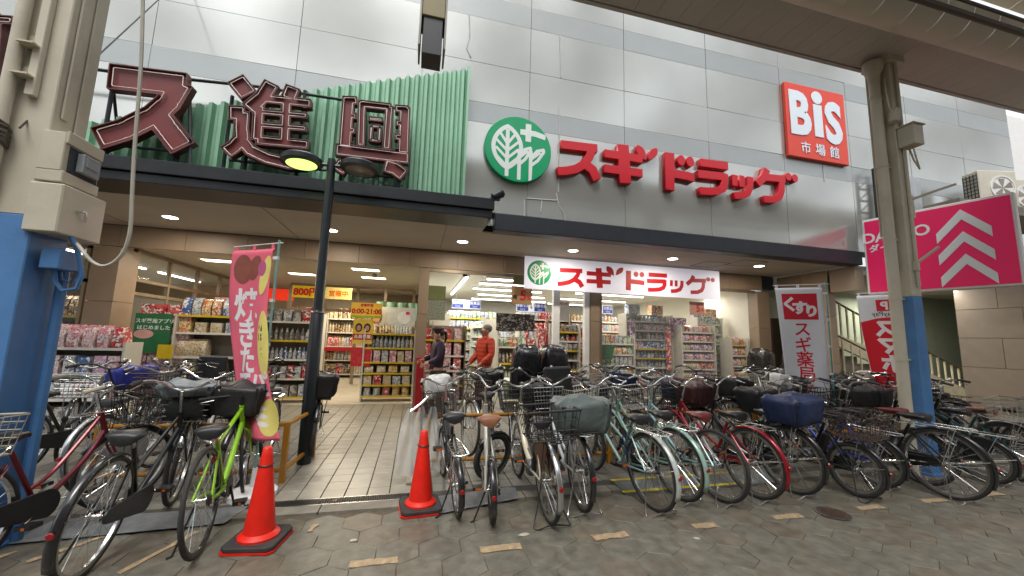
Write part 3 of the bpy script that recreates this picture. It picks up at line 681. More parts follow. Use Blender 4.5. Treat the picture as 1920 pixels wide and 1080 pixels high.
MB().box(.328,.37,.08,.23,2.53,2.67).box(.37,.376,.1,.2,2.58,2.65).build('meter', mat('meter_grey', '#9aa0a4', .2, coat=.5), mb2, smooth=0, bevel=.006)
wb = MB(); rr = random.Random(5)
for k in range(16):
    z = 2.72+rr.uniform(-.06,.07); a0 = rr.uniform(-.02,.02)
    wb.tube([(-.09,-.03+a0,z-.02),(-.07,-.13+a0,z+.01),(.0,-.14+a0,z+rr.uniform(-.03,.03)),(.05,-.06,z-.03),(.03,-.01,z-.05)], .012, 5)
for k in range(5): wb.tube([(-.07,-.1,2.7),(-.11,-.13,2.6),(-.1-.01*k,-.12,2.5+.02*k),(-.06,-.09,2.55)], .012, 5)
wb.build('wire_coil', mat('old_wire', '#5d564b', .6, .2, var=.3), cL)
bj = MB().box(.25,.36,.05,.2,1.82,1.96).build('junction_box', M_['blue'], cL, smooth=0, bevel=.008)
MB().tube([(.3,.1,1.83),(.31,.11,1.74),(.34,.13,1.68),(.4,.15,1.7),(.42,.15,1.8),(.4,.12,1.95),(.36,.1,2.06)], .014, 8).tube([(.29,.16,1.83),(.3,.17,1.76),(.34,.19,1.74),(.37,.19,1.83)], .01, 6).tube([(.27,.22,0),(.27,.22,1.9)], .03, 8).build('conduit', M_['blue'], cL)
# stay wire and hanging white cable
a = PY(37,240,3.3); b = PY(300,-3,5.4); c = b+(b-a)*.5
o = MB().tube([tuple(a), tuple(b), tuple(c)], .007, 5).build('stay_wire', mat('steel_wire', '#4c4842', .5, .5)); tag(o, 'taut dark stay wire rising from the coil on the left column', 'wire')
P = [PY(x, y, 3.3) for x, y in ((268,-60),(268,0),(266,90),(262,160),(252,280),(247,380),(246,420),(240,455),(228,480),(208,497),(188,500),(168,488),(152,466))]
P = [tuple(p) for p in P]+[(-2.52,3.55,2.12)]
def smoothp(P, n=3):
    P = [Vector(p) for p in P]
    for _ in range(n):
        Q = [P[0]]
        for a, b in zip(P[:-1], P[1:]): Q += [a*.75+b*.25, a*.25+b*.75]
        P = Q+[P[-1]]
    return P
o = MB().tube(smoothp(P, 2), .012, 6).build('hanging_cable', mat('white_cable', '#a9a598', .5)); tag(o, 'loose pale grey cable hanging in a loop beside the left column', 'cable')
# hanging sign box seen from its edge
hb = thing('hanging_signboard', 'hanging signboard seen edge on, beige above and dark below', 'sign', (0,0,0))
MB().box(-.1,.09,2.97,3.2,4.12,5.6).build('upper_box', mat('hanging_beige', '#8d8156', .5, dirt=.3), hb, smooth=0, bevel=.006)
MB().box(-.085,.075,2.985,3.185,3.79,4.12).build('lower_box', mat('hanging_dark', '#20242c', .4), hb, smooth=0, bevel=.004)
MB().box(-.115,-.1,2.96,3.21,3.84,5.6).box(.09,.105,2.96,3.21,3.84,5.6).build('side_trim', mat('hanging_trim', '#7d7a72', .45, .4), hb, smooth=0)

# ================================================================= lamp post
M_['post'] = mat('lamp_post_paint', '#1c2326', .35, .2, var=.2, scale=5, dirt=.2, dirtcol=(.1,.1,.09))
lp = thing('street_lamp', 'slim dark twin-headed lamp post on the entrance tiles, left head lit green-white', 'street lamp', (-1.15, 5.06, .01))
MB().lathe([(.075,0),(.075,1.72),(.06,1.74),(.055,1.76),(.052,3.55),(.045,3.66),(.0,3.68)], 18).build('pole', M_['post'], lp)
MB().lathe([(.081,0),(.081,.012)], 18, Matrix.Translation((0,0,1.72))).build('collar', M_['chrome'], lp)
MB().tube([(-.16,0,3.58),(.16,0,3.58)], .022, 8).build('arm', M_['post'], lp)
for s_, lit in ((-1,1),(1,0)):
    M0 = Matrix.Translation((s_*.34,0,3.6)) @ Matrix.Rotation(.04*s_, 4, 'Y')
    hd = MB(M0).lathe([(.18,-.055),(.235,-.04),(.235,.015),(.2,.045),(.0,.06)], 28).build('lamp_head', M_['post'], lp)
    MB(M0).lathe([(.0,-.06),(.165,-.06),(.18,-.052)], 28).build('lens', glow('lamp_lens_lit', (.62,.95,.2), 1.1) if lit else mat('lamp_lens_off', '#77736a', .3), hd)

# ================================================================= green sheet and neon letters
gs = thing('corrugated_sheet', 'pale green corrugated metal sheet rising behind the red neon letters', 'metal sheet')
top = [(-11.5,3.75)]; xa, za, xb, zb = -4.51, 4.15, .57, 6.08
pit = .148; x = -11.5; cnt = 0; yb = 6.1
n = int((.6+11.5)/pit)
for i in range(n):
    x0 = .6-(i+1)*pit; x1 = x0+pit
    def zt(x): return float(np.interp(x, [-6,-4.52,-3.26,-2.77,-1.77,-.83,.56,.7], [3.9,4.12,4.64,4.78,5.15,5.5,5.99,6.03]))
    if x1 < -6: break
    prof = [(0,0),(.03,-.004),(.055,-.07),(.10,-.07),(.125,-.004),(.148,0)]
    vs = []; 
    for p in prof: vs += [(x0+p[0], yb+p[1], 3.45), (x0+p[0], yb+p[1], zt(x0+p[0]))]
    vs2 = [(v[0], v[1]+.006, v[2]) for v in vs]; k = len(vs); fs = []
    for q in range(len(prof)-1):
        a = 2*q; fs += [(a, a+2, a+3, a+1), (a+k, a+1+k, a+3+k, a+2+k), (a+1, a+3, a+3+k, a+1+k)]
    fs += [(0,1,1+k,k), (2*len(prof)-2, 2*len(prof)-2+k, 2*len(prof)-1+k, 2*len(prof)-1)]
    MB().add(vs+vs2, fs).build('corrugation', M_['green'], gs, smooth=0)
MB().box(.6,.64,6.0,6.24,3.45,6.02).build('end_trim', M_['green'], gs, smooth=0)
M_['neon'] = mat('neon_letter_face', '#742624', .4, var=.12, scale=4, dirt=.35, dirtcol=(.12,.06,.05))
M_['neonside'] = mat('neon_letter_side', '#5c2c28', .5, var=.15)
M_['ntube'] = mat('unlit_neon_tube', '#d9cfc6', .15, coat=.6)
NYY = 5.8
def conv(strokes, f, sc):
    out = []
    for st in strokes:
        if st[0] == 'l': out.append(('l', [f(*p) for p in st[1]], st[2]*sc))
        elif st[0] == 'e': c = f(*st[1]); out.append(('e', c, st[2]*sc, st[3]*sc, st[4]))
        else: out.append(('p', [f(*p) for p in st[1]]))
    return out
def zmap(zx, ox, oy, Y):
    def f(x, y): p = PY(ox+x/zx, oy+y/zx, Y); return (p.x, p.z)
    return f
NS = thing('neon_sign', 'large unlit red neon letters standing on the canopy, white tube outlines', 'sign')
def neon(strokes, depth=.11, res=.014, ins=.032):
    if res < .0135: strokes = [(s_[0], s_[1], s_[2]*.92) for s_ in strokes]
    lo = sdf_loops(strokes, res)
    lo3 = sdf_loops(strokes, res, -.012)
    me = curve_mesh('letter', lo+lo3, depth/2, .0, mt=M_['neonside']); o = link('letter', me, NS, (0,NYY,0), (UP,0,0))
    lo2 = sdf_loops(strokes, res, -.006); me = curve_mesh('face', lo2, .004, mt=M_['neon']); link('face', me, o, (0,0,.0))
    lo4 = sdf_loops(strokes, res, -ins)
    if lo4: link('neon_tube', curve_mesh('neon_tube', lo4, 0, .0065, True, M_['ntube']), o, (0,0,depth/2-.012))
    return o
f1 = zmap(3, 0, 0, NYY)
S1 = .0111/3
neon(conv([('l', [(622,440),(1062,492)], 96), ('l', [(1030,470),(960,590),(880,660),(720,740),(555,790)], 84), ('l', [(885,640),(960,740),(1042,845)], 86)], f1, S1), ins=.05)
f6 = zmap(5.053, 420, 140, NYY); S6 = .0104/5.053
SHIN = [('l', [(120,55),(250,215)], 130), ('l', [(55,375),(215,385)], 115), ('l', [(188,360),(178,520),(190,640)], 100), ('l', [(185,620),(110,700),(28,755)], 105), ('l', [(150,590),(260,730),(420,805),(620,855),(790,860)], 92),
 ('l', [(465,95),(380,230),(240,345)], 110), ('l', [(345,300),(325,640)], 78), ('l', [(665,130),(615,250)], 105), ('l', [(605,230),(580,660)], 72),
 ('l', [(340,238),(835,290)], 72), ('l', [(330,365),(800,405)], 52), ('l', [(330,490),(795,525)], 52), ('l', [(310,632),(812,680)], 76), ('l', [(790,300),(800,330)], 60)]
neon(conv(SHIN, f6, S6), res=.011, ins=.03)
KOU = [('l', [(1185,225),(1150,700)], 92), ('l', [(1130,258),(1270,262)], 70), ('l', [(1150,400),(1262,408)], 56), ('l', [(1150,535),(1250,545)], 56), ('l', [(1130,660),(1240,670)], 30),
 ('l', [(1312,265),(1300,690)], 62), ('l', [(1285,290),(1590,325)], 66), ('l', [(1570,310),(1540,720)], 62), ('l', [(1370,430),(1510,445)], 40), ('l', [(1395,500),(1485,508)], 34), ('l', [(1400,500),(1390,640)], 34), ('l', [(1482,508),(1470,650)], 34), ('l', [(1385,630),(1478,640)], 34),
 ('l', [(1715,320),(1700,760)], 88), ('l', [(1620,335),(1755,345)], 66), ('l', [(1625,468),(1720,478)], 56), ('l', [(1615,600),(1710,610)], 56), ('l', [(1590,725),(1700,735)], 30),
 ('l', [(1060,720),(1755,805)], 98), ('l', [(1150,840),(1080,930)], 100), ('l', [(1520,870),(1620,900),(1710,965)], 110)]
neon(conv(KOU, f6, S6), res=.010, ins=.027)
# partial letter left of the column
neon(conv([('l', [(-260,150),(30,160)], 90), ('l', [(-40,120),(-60,460),(20,450)], 70), ('l', [(-300,440),(20,455)], 90), ('l', [(-300,700),(30,705)], 90), ('l', [(0,100),(0,150)], 90)], f1, S1), ins=.035)
fr = MB()
def zz(x, y): p = PY(x, y, NYY+.12); return (p.x, NYY+.12, p.z)
fr.tube([zz(0,105), zz(200,133), zz(480,162), zz(770,207)], .022, 6); fr.tube([zz(190,270), zz(340,285)], .02, 6); fr.tube([zz(430,300), zz(760,335)], .02, 6)
for x, y0, y1 in ((212,160,285),(348,160,305),(436,180,315),(462,290,318),(572,170,330),(650,200,335),(755,230,345),(335,280,305),(203,270,290)): fr.tube([zz(x,y0), (zz(x,y0)[0], NYY+.12, 3.6)], .024, 6)
fr.tube([zz(356,160), (zz(372,310)[0], NYY-.05, 3.6)], .02, 6)
fr.tube([zz(212,160), (zz(212,160)[0], NYY+.4, 3.9)], .018, 6)
fr.build('support_frame', M_['dark'], NS)
w_ = MB(); rnd = random.Random(2)
for (x0,y0,x1,y1,d) in ((205,285,262,300,.12),(640,310,700,345,.15),(700,330,756,348,.12)):
    a = Vector(zz(x0,y0)); b = Vector(zz(x1,y1)); mid = (a+b)/2-Vector((0,.05,d)); w_.tube(smoothp([a, mid, b], 2), .006, 5)
w_.build('loose_wire', M_['wire'], NS)

# ================================================================= logo disc, red letters, banners
def leaves(k=1, o=(0,0)):
    """white tree-leaf emblem in unit-disc coordinates"""
    st = []
    def lf(cx, cy, rx, ry, an, wd):
        pts = []
        ca, sa = math.cos(an), math.sin(an)
        for i in range(25):
            t = -1+2*i/24; x = rx*(1-t*t)**.8 ; pts.append((x, t*ry))
        for i in range(25):
            t = 1-2*i/24; x = -rx*(1-t*t)**.8; pts.append((x, t*ry))
        P = [(cx+x*ca-y*sa, cy+x*sa+y*ca) for x, y in pts]; P.append(P[0])
        st.append(('l', P, wd))
    lf(-.36,.02,.44,.68,0,.13)
    st.append(('l', [(-.36,.6),(-.36,-.93)], .12))
    for y in (.28,.05,-.2,-.46):
        h = .36 if y < .2 else .24
        st.append(('l', [(-.36,y-.16),(-.36-h,y+.18)], .085)); st.append(('l', [(-.36,y-.16),(-.36+h,y+.18)], .085))
    def half(cx, top, wd, dx):
        st.append(('l', [(cx,.0),(cx,-1.0)], .115))
        st.append(('l', [(cx,-.5),(cx+dx*.55,-.3),(cx+dx,top-.1),(cx+dx,top)], .095)); st.append(('l', [(cx+dx+.03,top),(cx+dx*.5,top-.08),(cx,top-.35)], .095)); st.append(('l', [(cx,-.3),(cx+dx*.75,top-.12)], .075))
    half(.03,.1,.1,.36); half(.40,.1,.1,.42)
    return st
def logo(parent, loc, R_, dep, emi=0, prefix='logo_disc'):
    g_ = mat('logo_green', '#009a63', .35, var=.03); wh = mat('logo_white', '#dfe6e2', .35, var=.02)
    d = MB().lathe([(R_-.01,-dep),(R_,-dep+.01),(R_,0)][::-1] if False else [(R_,0),(R_,dep-.008),(R_-.008,dep)], 56).build('disc', g_, parent); d.location = loc; d.rotation_euler = (UP,0,0)
    st = [s_ for s_ in leaves()]
    st = conv(st, lambda x, y: (x*R_*.93, y*R_*.93), R_*.93)
    res = R_/75
    lo = sdf_loops(st, res)
    # clip to the disc
    lo = [[(x*min(1,R_*.985/max(1e-6,math.hypot(x,y))), y*min(1,R_*.985/max(1e-6,math.hypot(x,y)))) for x, y in l] for l in lo]
    link('emblem', curve_mesh('emblem', lo, .0015, mt=wh), d, (0,0,dep+.0025))
    cr_ = conv([('l', [(.28,.5),(.28,.5)], .1), ('l', [(.3,.86),(.3,.28)], .18), ('l', [(.04,.57),(.52,.57),(.86,.5)], .18)], lambda x, y: (x*R_*.95, y*R_*.95), R_*.95)
    lo = sdf_loops(cr_[1:], res); lo = [[(x*min(1,R_*.985/max(1e-6,math.hypot(x,y))), y*min(1,R_*.985/max(1e-6,math.hypot(x,y)))) for x, y in l] for l in lo]
    link('cross', curve_mesh('cross', lo, .0015, mt=wh), d, (0,0,dep+.0025))
LD = thing('round_logo_sign', 'round green sign with white leaf emblem and cross on the silver wall', 'sign')
pc = PY(972, 280, FY-.08); logo(LD, (pc.x, FY-.005, pc.z), .60, .085)
A1 = zmap(6, 900, 210, FY-.1); A2 = zmap(6, 1200, 250, FY-.1)
def leafpoly(a, b, wd):
    a = Vector(a); b = Vector(b); d = (b-a); nrm = Vector((-d.y, d.x)).normalized(); L_ = []
    for i in range(13):
        t = i/12; L_.append(tuple(a+d*t+nrm*wd*math.sin(math.pi*t**.8)))
    for i in range(11, 0, -1):
        t = i/12; L_.append(tuple(a+d*t-nrm*wd*math.sin(math.pi*t**.8)))
    return L_
GL = dict(
 su=(1, [('l', [(915,362),(1320,410)], 82), ('l', [(1265,400),(1235,500),(1170,590),(1080,640),(980,660),(875,665)], 80), ('l', [(1190,590),(1270,650),(1320,760)], 92)]),
 gi=(1, [('l', [(1400,462),(1830,530)], 80), ('l', [(1398,632),(1828,688)], 80), ('l', [(1610,368),(1638,800)], 122), ('p', leafpoly((1768,372),(1868,545),42)), ('p', leafpoly((1990,408),(1895,540),42))]),
 do=(2, [('l', [(335,220),(338,635)], 105), ('l', [(380,450),(540,480),(610,500)], 88), ('e', (465,303), 44, 55, 0), ('e', (566,318), 44, 55, 0)]),
 ra=(2, [('l', [(680,325),(990,368)], 84), ('l', [(655,455),(960,488)], 84), ('l', [(955,455),(955,560),(935,620),(870,650),(780,652),(675,645)], 80)]),
 tsu=(2, [('l', [(1068,468),(1068,590)], 64), ('l', [(1146,476),(1148,603)], 64), ('l', [(1243,490),(1243,600),(1215,670),(1150,698),(1065,700)], 74)]),
 gu=(2, [('l', [(1430,402),(1400,490),(1325,568)], 84), ('l', [(1400,492),(1635,515)], 78), ('l', [(1597,500),(1597,640),(1575,710),(1510,745),(1395,740)], 76), ('e', (1671,488), 40, 46, 0), ('e', (1745,505), 40, 46, 0)]))
RL = thing('pharmacy_letters', 'raised red katakana shop lettering across the grey panels', 'sign')
SCL = .0112/6
PLAN = {}
for k, (z_, st) in GL.items():
    s2 = conv(st, A1 if z_ == 1 else A2, SCL); PLAN[k] = s2
    lo = sdf_loops(s2, .009)
    me = curve_mesh('letter', lo, .045, .004, mt=M_['red']); link('letter', me, RL, (0, FY-.055, 0), (UP,0,0))
# white banner board under the soffit
BN = thing('banner_board', 'long white shop banner with green logo and red katakana under the soffit', 'sign')
BX0, BX1, BZ0, BZ1, BY = 2.21, 7.2, 2.56, 3.27, 7.9
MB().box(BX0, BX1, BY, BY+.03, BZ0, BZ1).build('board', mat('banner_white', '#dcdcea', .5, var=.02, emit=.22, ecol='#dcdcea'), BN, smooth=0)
for x in (2.5, 4.7, 6.9): MB().tube([(x,BY+.015,BZ1),(x,BY+.015,3.31)], .008, 5).build('hanger', M_['alu'], BN)
logo(BN, (BX0+.33, BY-.002, BZ0+.36), .27, .004)
xs_ = [p[0] for s_ in PLAN.values() for st in s_ if st[0] == 'l' for p in st[1]]; zs_ = [p[1] for s_ in PLAN.values() for st in s_ if st[0] == 'l' for p in st[1]]
sx = (BX1-.12-(BX0+.72))/(max(xs_)-min(xs_)+.42); ox = min(xs_)
sz = .52/(max(zs_)-min(zs_)+.1)
M_['print'] = mat('banner_red', '#bf1222', .5, var=.03)
for k, s2 in PLAN.items():
    s3 = []
    if k == 'gi': s2 = s2[:3]+[('p', [(s2[3][1][0][0]+(p[0]-s2[3][1][0][0])*1.25-.02, s2[3][1][0][1]+(p[1]-s2[3][1][0][1])*1.25+.06) for p in st_[1]]) for st_ in s2[3:]]
    for st in s2:
        # the lettering runs level on the wall; keep its own proportions
        if st[0] == 'l': s3.append(('l', [(BX0+.76+(p[0]-ox)*sx, BZ0+.1+(p[1]-min(zs_))*sz) for p in st[1]], st[2]*sz*1.05))
        elif st[0] == 'e': s3.append(('e', (BX0+.76+(st[1][0]-ox)*sx, BZ0+.1+(st[1][1]-min(zs_))*sz), st[2]*sx*1.0, st[3]*sz, 0))
        else: s3.append(('p', [(BX0+.76+(p[0]-ox)*sx, BZ0+.1+(p[1]-min(zs_))*sz) for p in st[1]]))
    link('letter', curve_mesh('letter', sdf_loops(s3, .005), .002, mt=M_['print']), BN, (0, BY-.0035, 0), (UP,0,0))
# BiS sign
BI = thing('square_market_sign', 'square orange-red sign board with white BiS lettering high on the wall', 'sign')
q = [PY(x, y, FY-.1) for x, y in ((1466,153),(1583,177),(1587,311),(1473,293))]
x0, x1, z0, z1 = 7.52, 9.2, 5.53, 7.24
MB().box(x0, x1, FY-.09, FY-.01, z0, z1).build('board', mat('bis_orange', '#d8432f', .4, var=.04, scale=2), BI, smooth=0, bevel=.01)
wp = mat('bis_white', '#d8e2ec', .4, var=.02)
for ch, px_, pz, sz_, bo in (('B', .37, 1.02, 1.35, .055), ('S', 1.3, .94, 1.3, .055)):
    link('lettering', text_mesh(ch, sz_, bo, .006, wp), BI, (x0+px_, FY-.1, z0+pz), (UP,0,0), (.78,1,1))
MB().box(x0+.74, x0+.98, FY-.105, FY-.093, z0+.54, z0+1.3).build('lettering', wp, BI, smooth=0)
MB().lathe([(.15,0),(.15,.012)], 28, Matrix.Translation((x0+.86,FY-.093,z0+1.47)) @ Matrix.Rotation(UP,4,'X')).build('lettering', wp, BI)
for i, ch in enumerate('市場館'): text(ch, .28, wp, BI, (x0+.46+.4*i, FY-.098, z0+.24), bold=.003, extrude=.004)
# small spotlight on the canopy end and one below
sp = thing('spotlight', 'black spotlight on the right end of the canopy', 'spotlight', (1.12, 5.6, 3.68))
MB(Matrix.Rotation(1.0,4,'Y')).lathe([(.03,-.12),(.06,-.1),(.075,.05),(.06,.08)], 16).build('housing', M_['dark'], sp); MB().tube([(-.1,0,-.08),(0,0,-.02)], .03, 6).box(-.12,.02,-.03,.03,-.1,-.05).build('bracket', M_['dark'], sp)
sp = thing('wall_lamp', 'tiny pale lamp hanging under the canopy corner', 'lamp', (1.03, 5.75, 3.25)); MB().lathe([(.0,.1),(.02,.08),(.05,-.02),(.0,-.03)][::-1], 12).build('shade', M_['white'], sp)
# ---- pink sign
PS = thing('pink_shop_sign', 'big magenta sign board with white chevrons pointing up at the right', 'sign', (9.32, 6.1, 0), -math.atan2(2.1, .58))
LN = 2.05
M_['mag'] = mat('magenta_panel', '#c8004e', .35, var=.03, emit=.12, ecol='#d00050')
MB().box(0, LN, 0, .22, 2.62, 4.25).build('case', M_['white'], PS, smooth=0, bevel=.01)
MB().box(.04, LN-.04, -.012, -.001, 2.66, 4.2).build('face', M_['mag'], PS, smooth=0)
chw = mat('sign_white', '#dfe6e4', .4, var=.02)
for k in range(3):
    z = 3.93-.42*k; cx = 1.43; w2 = .34; th = .19
    MB().prism([(cx-w2,z-.42),(cx,z-.02),(cx+w2,z-.42),(cx+w2,z-.42+th),(cx,z-.02+th),(cx-w2,z-.42+th)], -.022, -.014).build('chevron', chw, PS, smooth=0)
for i, ch in enumerate('DAISO'): text(ch, .3, chw, PS, (.1+.2*i, -.016, 3.83), bold=.006, extrude=.003)
text('ダイソー', .17, chw, PS, (.42, -.016, 3.6), bold=.004, extrude=.003)
# black lattice frame between facade and column
lf = thing('lattice_bracket', 'black steel lattice bracket on the wall behind the right column', 'bracket', (9.75, 6.05, 0))
q = MB().box(0,.05,0,.05,4.3,5.5).box(.35,.4,0,.05,4.3,5.5)
for k in range(5): q.box(.05,.35,.01,.04,4.3+.28*k,4.34+.28*k); q.tube([(.05,.025,4.32+.28*k),(.35,.025,4.56+.28*k)], .015, 4)
q.build('lattice', M_['wire'], lf, smooth=0)
pb = MB().box(10.3,10.9,5.9,6.15,4.3,5.35).build('control_cabinet', mat('cabinet_grey', '#a9adb0', .45, .2), smooth=0, bevel=.01); tag(pb, 'pale grey metal cabinet on the wall right of the right column', 'cabinet')
for i, (x, y, z, lb) in enumerate(((12.6,5.6,4.72,'left air conditioning unit above the magenta sign'),(13.8,5.75,4.72,'right air conditioning unit above the magenta sign, cut by the frame'))):
    ac = thing('air_conditioner', lb, 'air conditioner', (x, y, z), -.25, 'air conditioners above the magenta sign'); ac.scale = (.85,.85,.85)
    MB().box(-.5,.5,-.18,.2,0,1.0).build('casing', mat('ac_beige', '#c9c4b4', .5, var=.05, dirt=.2, dirtcol=(.3,.27,.2)), ac, smooth=0, bevel=.02)
    MB().lathe([(.33,0),(.33,.02),(.3,.02),(.3,.005)], 28, Matrix.Translation((.1,-.18,.52)) @ Matrix.Rotation(UP,4,'X')).build('fan_ring', M_['white'], ac)
    q = MB()
    for k in range(5):
        a = k*1.2566; q.add([(.1,-.19,.52),(.1+.27*math.cos(a),-.185,.52+.27*math.sin(a)),(.1+.27*math.cos(a+.7),-.2,.52+.27*math.sin(a+.7))], [(0,1,2),(2,1,0)])
    q.build('fan_blades', mat('fan_grey', '#8c857b', .4), ac, smooth=0)
    q = MB()
    for k in range(9): q.box(-.52,-.505,-.16,.18,.06+.1*k,.075+.1*k)
    for k in range(5): q.box(-.525,-.51,-.16+.08*k,-.15+.08*k,.04,.92)
    q.build('side_grille', M_['wire'], ac, smooth=0); MB().box(-.55,.55,-.2,.22,-.06,-.002).build('feet', M_['alu'], ac, smooth=0)
MB().box(10.9, 15, 5.3, 6.2, 4.5, 4.68).build('ledge', M_['conc'], NB, smooth=0)

# ================================================================= cloth banners
def nobori(label, top_l, top_r, h, cloth_mat, texts, pole_mat, wave, ground=0, mirror=False, extras=(), curl=0, seed=1, sway=(0,0)):
    """cloth hangs from a cross bar; (u,v) in metres, u along the bar, v down"""
    a = Vector(top_l); b = Vector(top_r); wd = (b-a).length; t = thing('nobori_banner', label, 'banner')
    ud = (b-a).normalized(); nd = Vector((ud.y, -ud.x, 0)).normalized()
    def f(u, v, off=0):
        k = v/h
        q = wave*(math.sin(u/wd*5+k*4+seed)*(.25+k)+.5*math.sin(u/wd*9-k*7+seed*2)*k) + curl*k*k*(1-u/wd)**2
        shr = 1-.28*k*abs(sway[1])
        uu = wd-(wd-u)*shr if sway[1] >= 0 else u*shr
        return a+ud*(uu+sway[0]*k*k)+Vector((0,0,-v))+nd*(q+off+.02*(v > .02))
    nu, nv = 22, 60; vs = []; fs = []
    for j in range(nv+1):
        for i in range(nu+1): vs.append(f(wd*i/nu, h*j/nv))
    for j in range(nv):
        for i in range(nu): p = j*(nu+1)+i; fs.append((p, p+1, p+nu+2, p+nu+1))
    c = MB().add(vs, fs).build('cloth', cloth_mat, t, smooth=180)
    sm_ = c.modifiers.new('thick', 'SOLIDIFY'); sm_.thickness = .0012
    for s_ in ('front',):
        pass
    for txt, u, v, size, mt, bold in texts:
        me = text_mesh(txt, size, bold, 0, mt, subdiv=.03)
        co = np.empty(len(me.vertices)*3); me.vertices.foreach_get('co', co); co = co.reshape(-1,3); fc = [tuple(p.vertices) for p in me.polygons]
        P = [f((u-x) if mirror else (u+x), v-y, .0035) for x, y, _ in co]
        MB().add(P, fc).build('lettering', mt, t, smooth=0)
    for poly, mt, off in extras:
        bm = bmesh.new(); vv = [bm.verts.new((p[0], p[1], 0)) for p in poly]; bm.faces.new(vv); bmesh.ops.triangulate(bm, faces=bm.faces)
        for _ in range(4):
            es = [e for e in bm.edges if e.calc_length() > .05]
            if not es: break
            bmesh.ops.subdivide_edges(bm, edges=es, cuts=1); bmesh.ops.triangulate(bm, faces=bm.faces)
        bm.verts.index_update(); P = [f(v.co.x, v.co.y, off) for v in bm.verts]; fc = [tuple(v.index for v in q.verts) for q in bm.faces]; bm.free()
        MB().add(P, fc).build('print', mt, t, smooth=0)
    br = a+ud*(wd+.05)
    MB().tube([tuple(a-ud*.02+Vector((0,0,.045))), tuple(b+ud*.1+Vector((0,0,.05)))], .006, 6).build('cross_bar', M_['white'], t)
    MB().tube([tuple(br+Vector((0,0,.08))), (br.x, br.y, ground)], .011, 8).build('pole', pole_mat, t)
    MB().lathe([(.2,0),(.2,.05),(.03,.09),(.02,.25)], 16, Matrix.Translation((br.x, br.y, ground))).build('base', M_['white'], t)
    for i in range(3): p = a+ud*(.03+i*(wd-.06)/2); MB().box(-.02,.02,-.003,.003,-.03,.055, Matrix.Translation(p) @ Matrix.Rotation(math.atan2(ud.y, ud.x),4,'Z')).build('loop', cloth_mat, t, smooth=0)
    for i in range(4): p = b+Vector((0,0,-.1-.42*i)); MB().box(-.01,.06,-.012,.012,-.015,.015, Matrix.Translation(p) @ Matrix.Rotation(math.atan2(ud.y, ud.x),4,'Z')).build('loop', M_['white'], t, smooth=0)
    return t
def blob(cx, cy, rx, ry, n=20, a=0): return [(cx+rx*math.cos(6.283*i/n)*math.cos(a)-ry*math.sin(6.283*i/n)*math.sin(a), cy+rx*math.cos(6.283*i/n)*math.sin(a)+ry*math.sin(6.283*i/n)*math.cos(a)) for i in range(n)]
M_['pink'] = mat('pink_cloth', '#e2667c', .8, var=.1, scale=3, bump=.1, bscale=200); M_['wcloth'] = mat('white_cloth', '#d9d9de', .8, var=.03, bump=.1, bscale=200); M_['rcloth'] = mat('red_cloth', '#cf1428', .8, var=.06)
M_['wprint'] = mat('white_print', '#e6e1e2', .7, var=.02); M_['rprint'] = mat('red_print', '#c9152f', .7, var=.03); M_['yprint'] = mat('yellow_print', '#e0d275', .7, var=.05); M_['bprint'] = mat('brown_print', '#8a4a3c', .7, var=.2, scale=12); M_['dprint'] = mat('dark_print', '#4a3a22', .7); M_['pprint'] = mat('mauve_print', '#b8557f', .7)
tr = PY(516, 464, 4.2); tl = PY(442, 462, 4.52)
w_ = (Vector(tr)-Vector(tl)).length
tr.z = tl.z = (tr.z+tl.z)/2-.03
E_ = []
E_ += [(blob(.17,.2,.12,.15), M_['bprint'], .003), (blob(.33,.19,.08,.13,a=.4), M_['bprint'], .0034), (blob(w_-.08,.27,.07,.2,a=.2), M_['yprint'], .004), (blob(w_-.13,.2,.06,.08), M_['pprint'], .0045), (blob(w_-.055,.93,.085,.31), M_['yprint'], .0038), (blob(.18,1.72,.12,.12), M_['yprint'], .0038), (blob(w_-.06,1.6,.1,.17,a=.3), M_['yprint'], .0042)]
for k in range(3): E_.append((blob(w_-.13,1.52+.07*k,.05,.022,a=.2), M_['wprint'], .0055))
nobori('pink cloth banner for fresh bread with white kana, beside the lamp post', tl, tr, 1.8, M_['pink'],
  [('焼', w_*.42, .56, .34, M_['wprint'], .009), ('き', w_*.42, .84, .3, M_['wprint'], .0095), ('た', w_*.43, 1.09, .28, M_['wprint'], .0095), ('て', w_*.34, 1.33, .28, M_['wprint'], .0095), ('パ', w_*.76, 1.3, .26, M_['wprint'], .0095), ('ン', w_*.82, 1.55, .2, M_['wprint'], .012),
   ('香', w_-.085, .78, .08, M_['dprint'], .003), ('ば', w_-.085, .87, .08, M_['dprint'], .003), ('し', w_-.085, .96, .08, M_['dprint'], .003), ('い', w_-.085, 1.05, .08, M_['dprint'], .003)],
  mat('teal_pole', '#7fa9a6', .35, .3), .03, extras=E_, curl=0, seed=1.3, sway=(.3,.5))
tr = PY(1541, 538, 4.75); tl = PY(1452, 541, 5.15); tr.z = tl.z = (tr.z+tl.z)/2; w_ = (tr-tl).length
E_ = [([(.08,.1),(w_-.08,.1),(w_-.08,.52),(.08,.52)], M_['rprint'], .003)]
nobori('white cloth banner with red square and vertical red pharmacy lettering', tl, tr, 1.74, M_['wcloth'],
  [('く', w_*.27, .27, .24, M_['wprint'], .012), ('す', w_*.5, .33, .22, M_['wprint'], .012), ('り', w_*.74, .38, .2, M_['wprint'], .012)]+
  [(c_, w_*.5, .68+.235*i, .25 if i < 4 else .18, M_['rprint'], .004 if i < 4 else .002) for i, c_ in enumerate('スギ薬局グ')],
  mat('teal_pole_bright', '#4f9da6', .35, .2), .025, extras=E_, curl=-.1, seed=.4, sway=(.0,.6))
for tx in ():
    pass
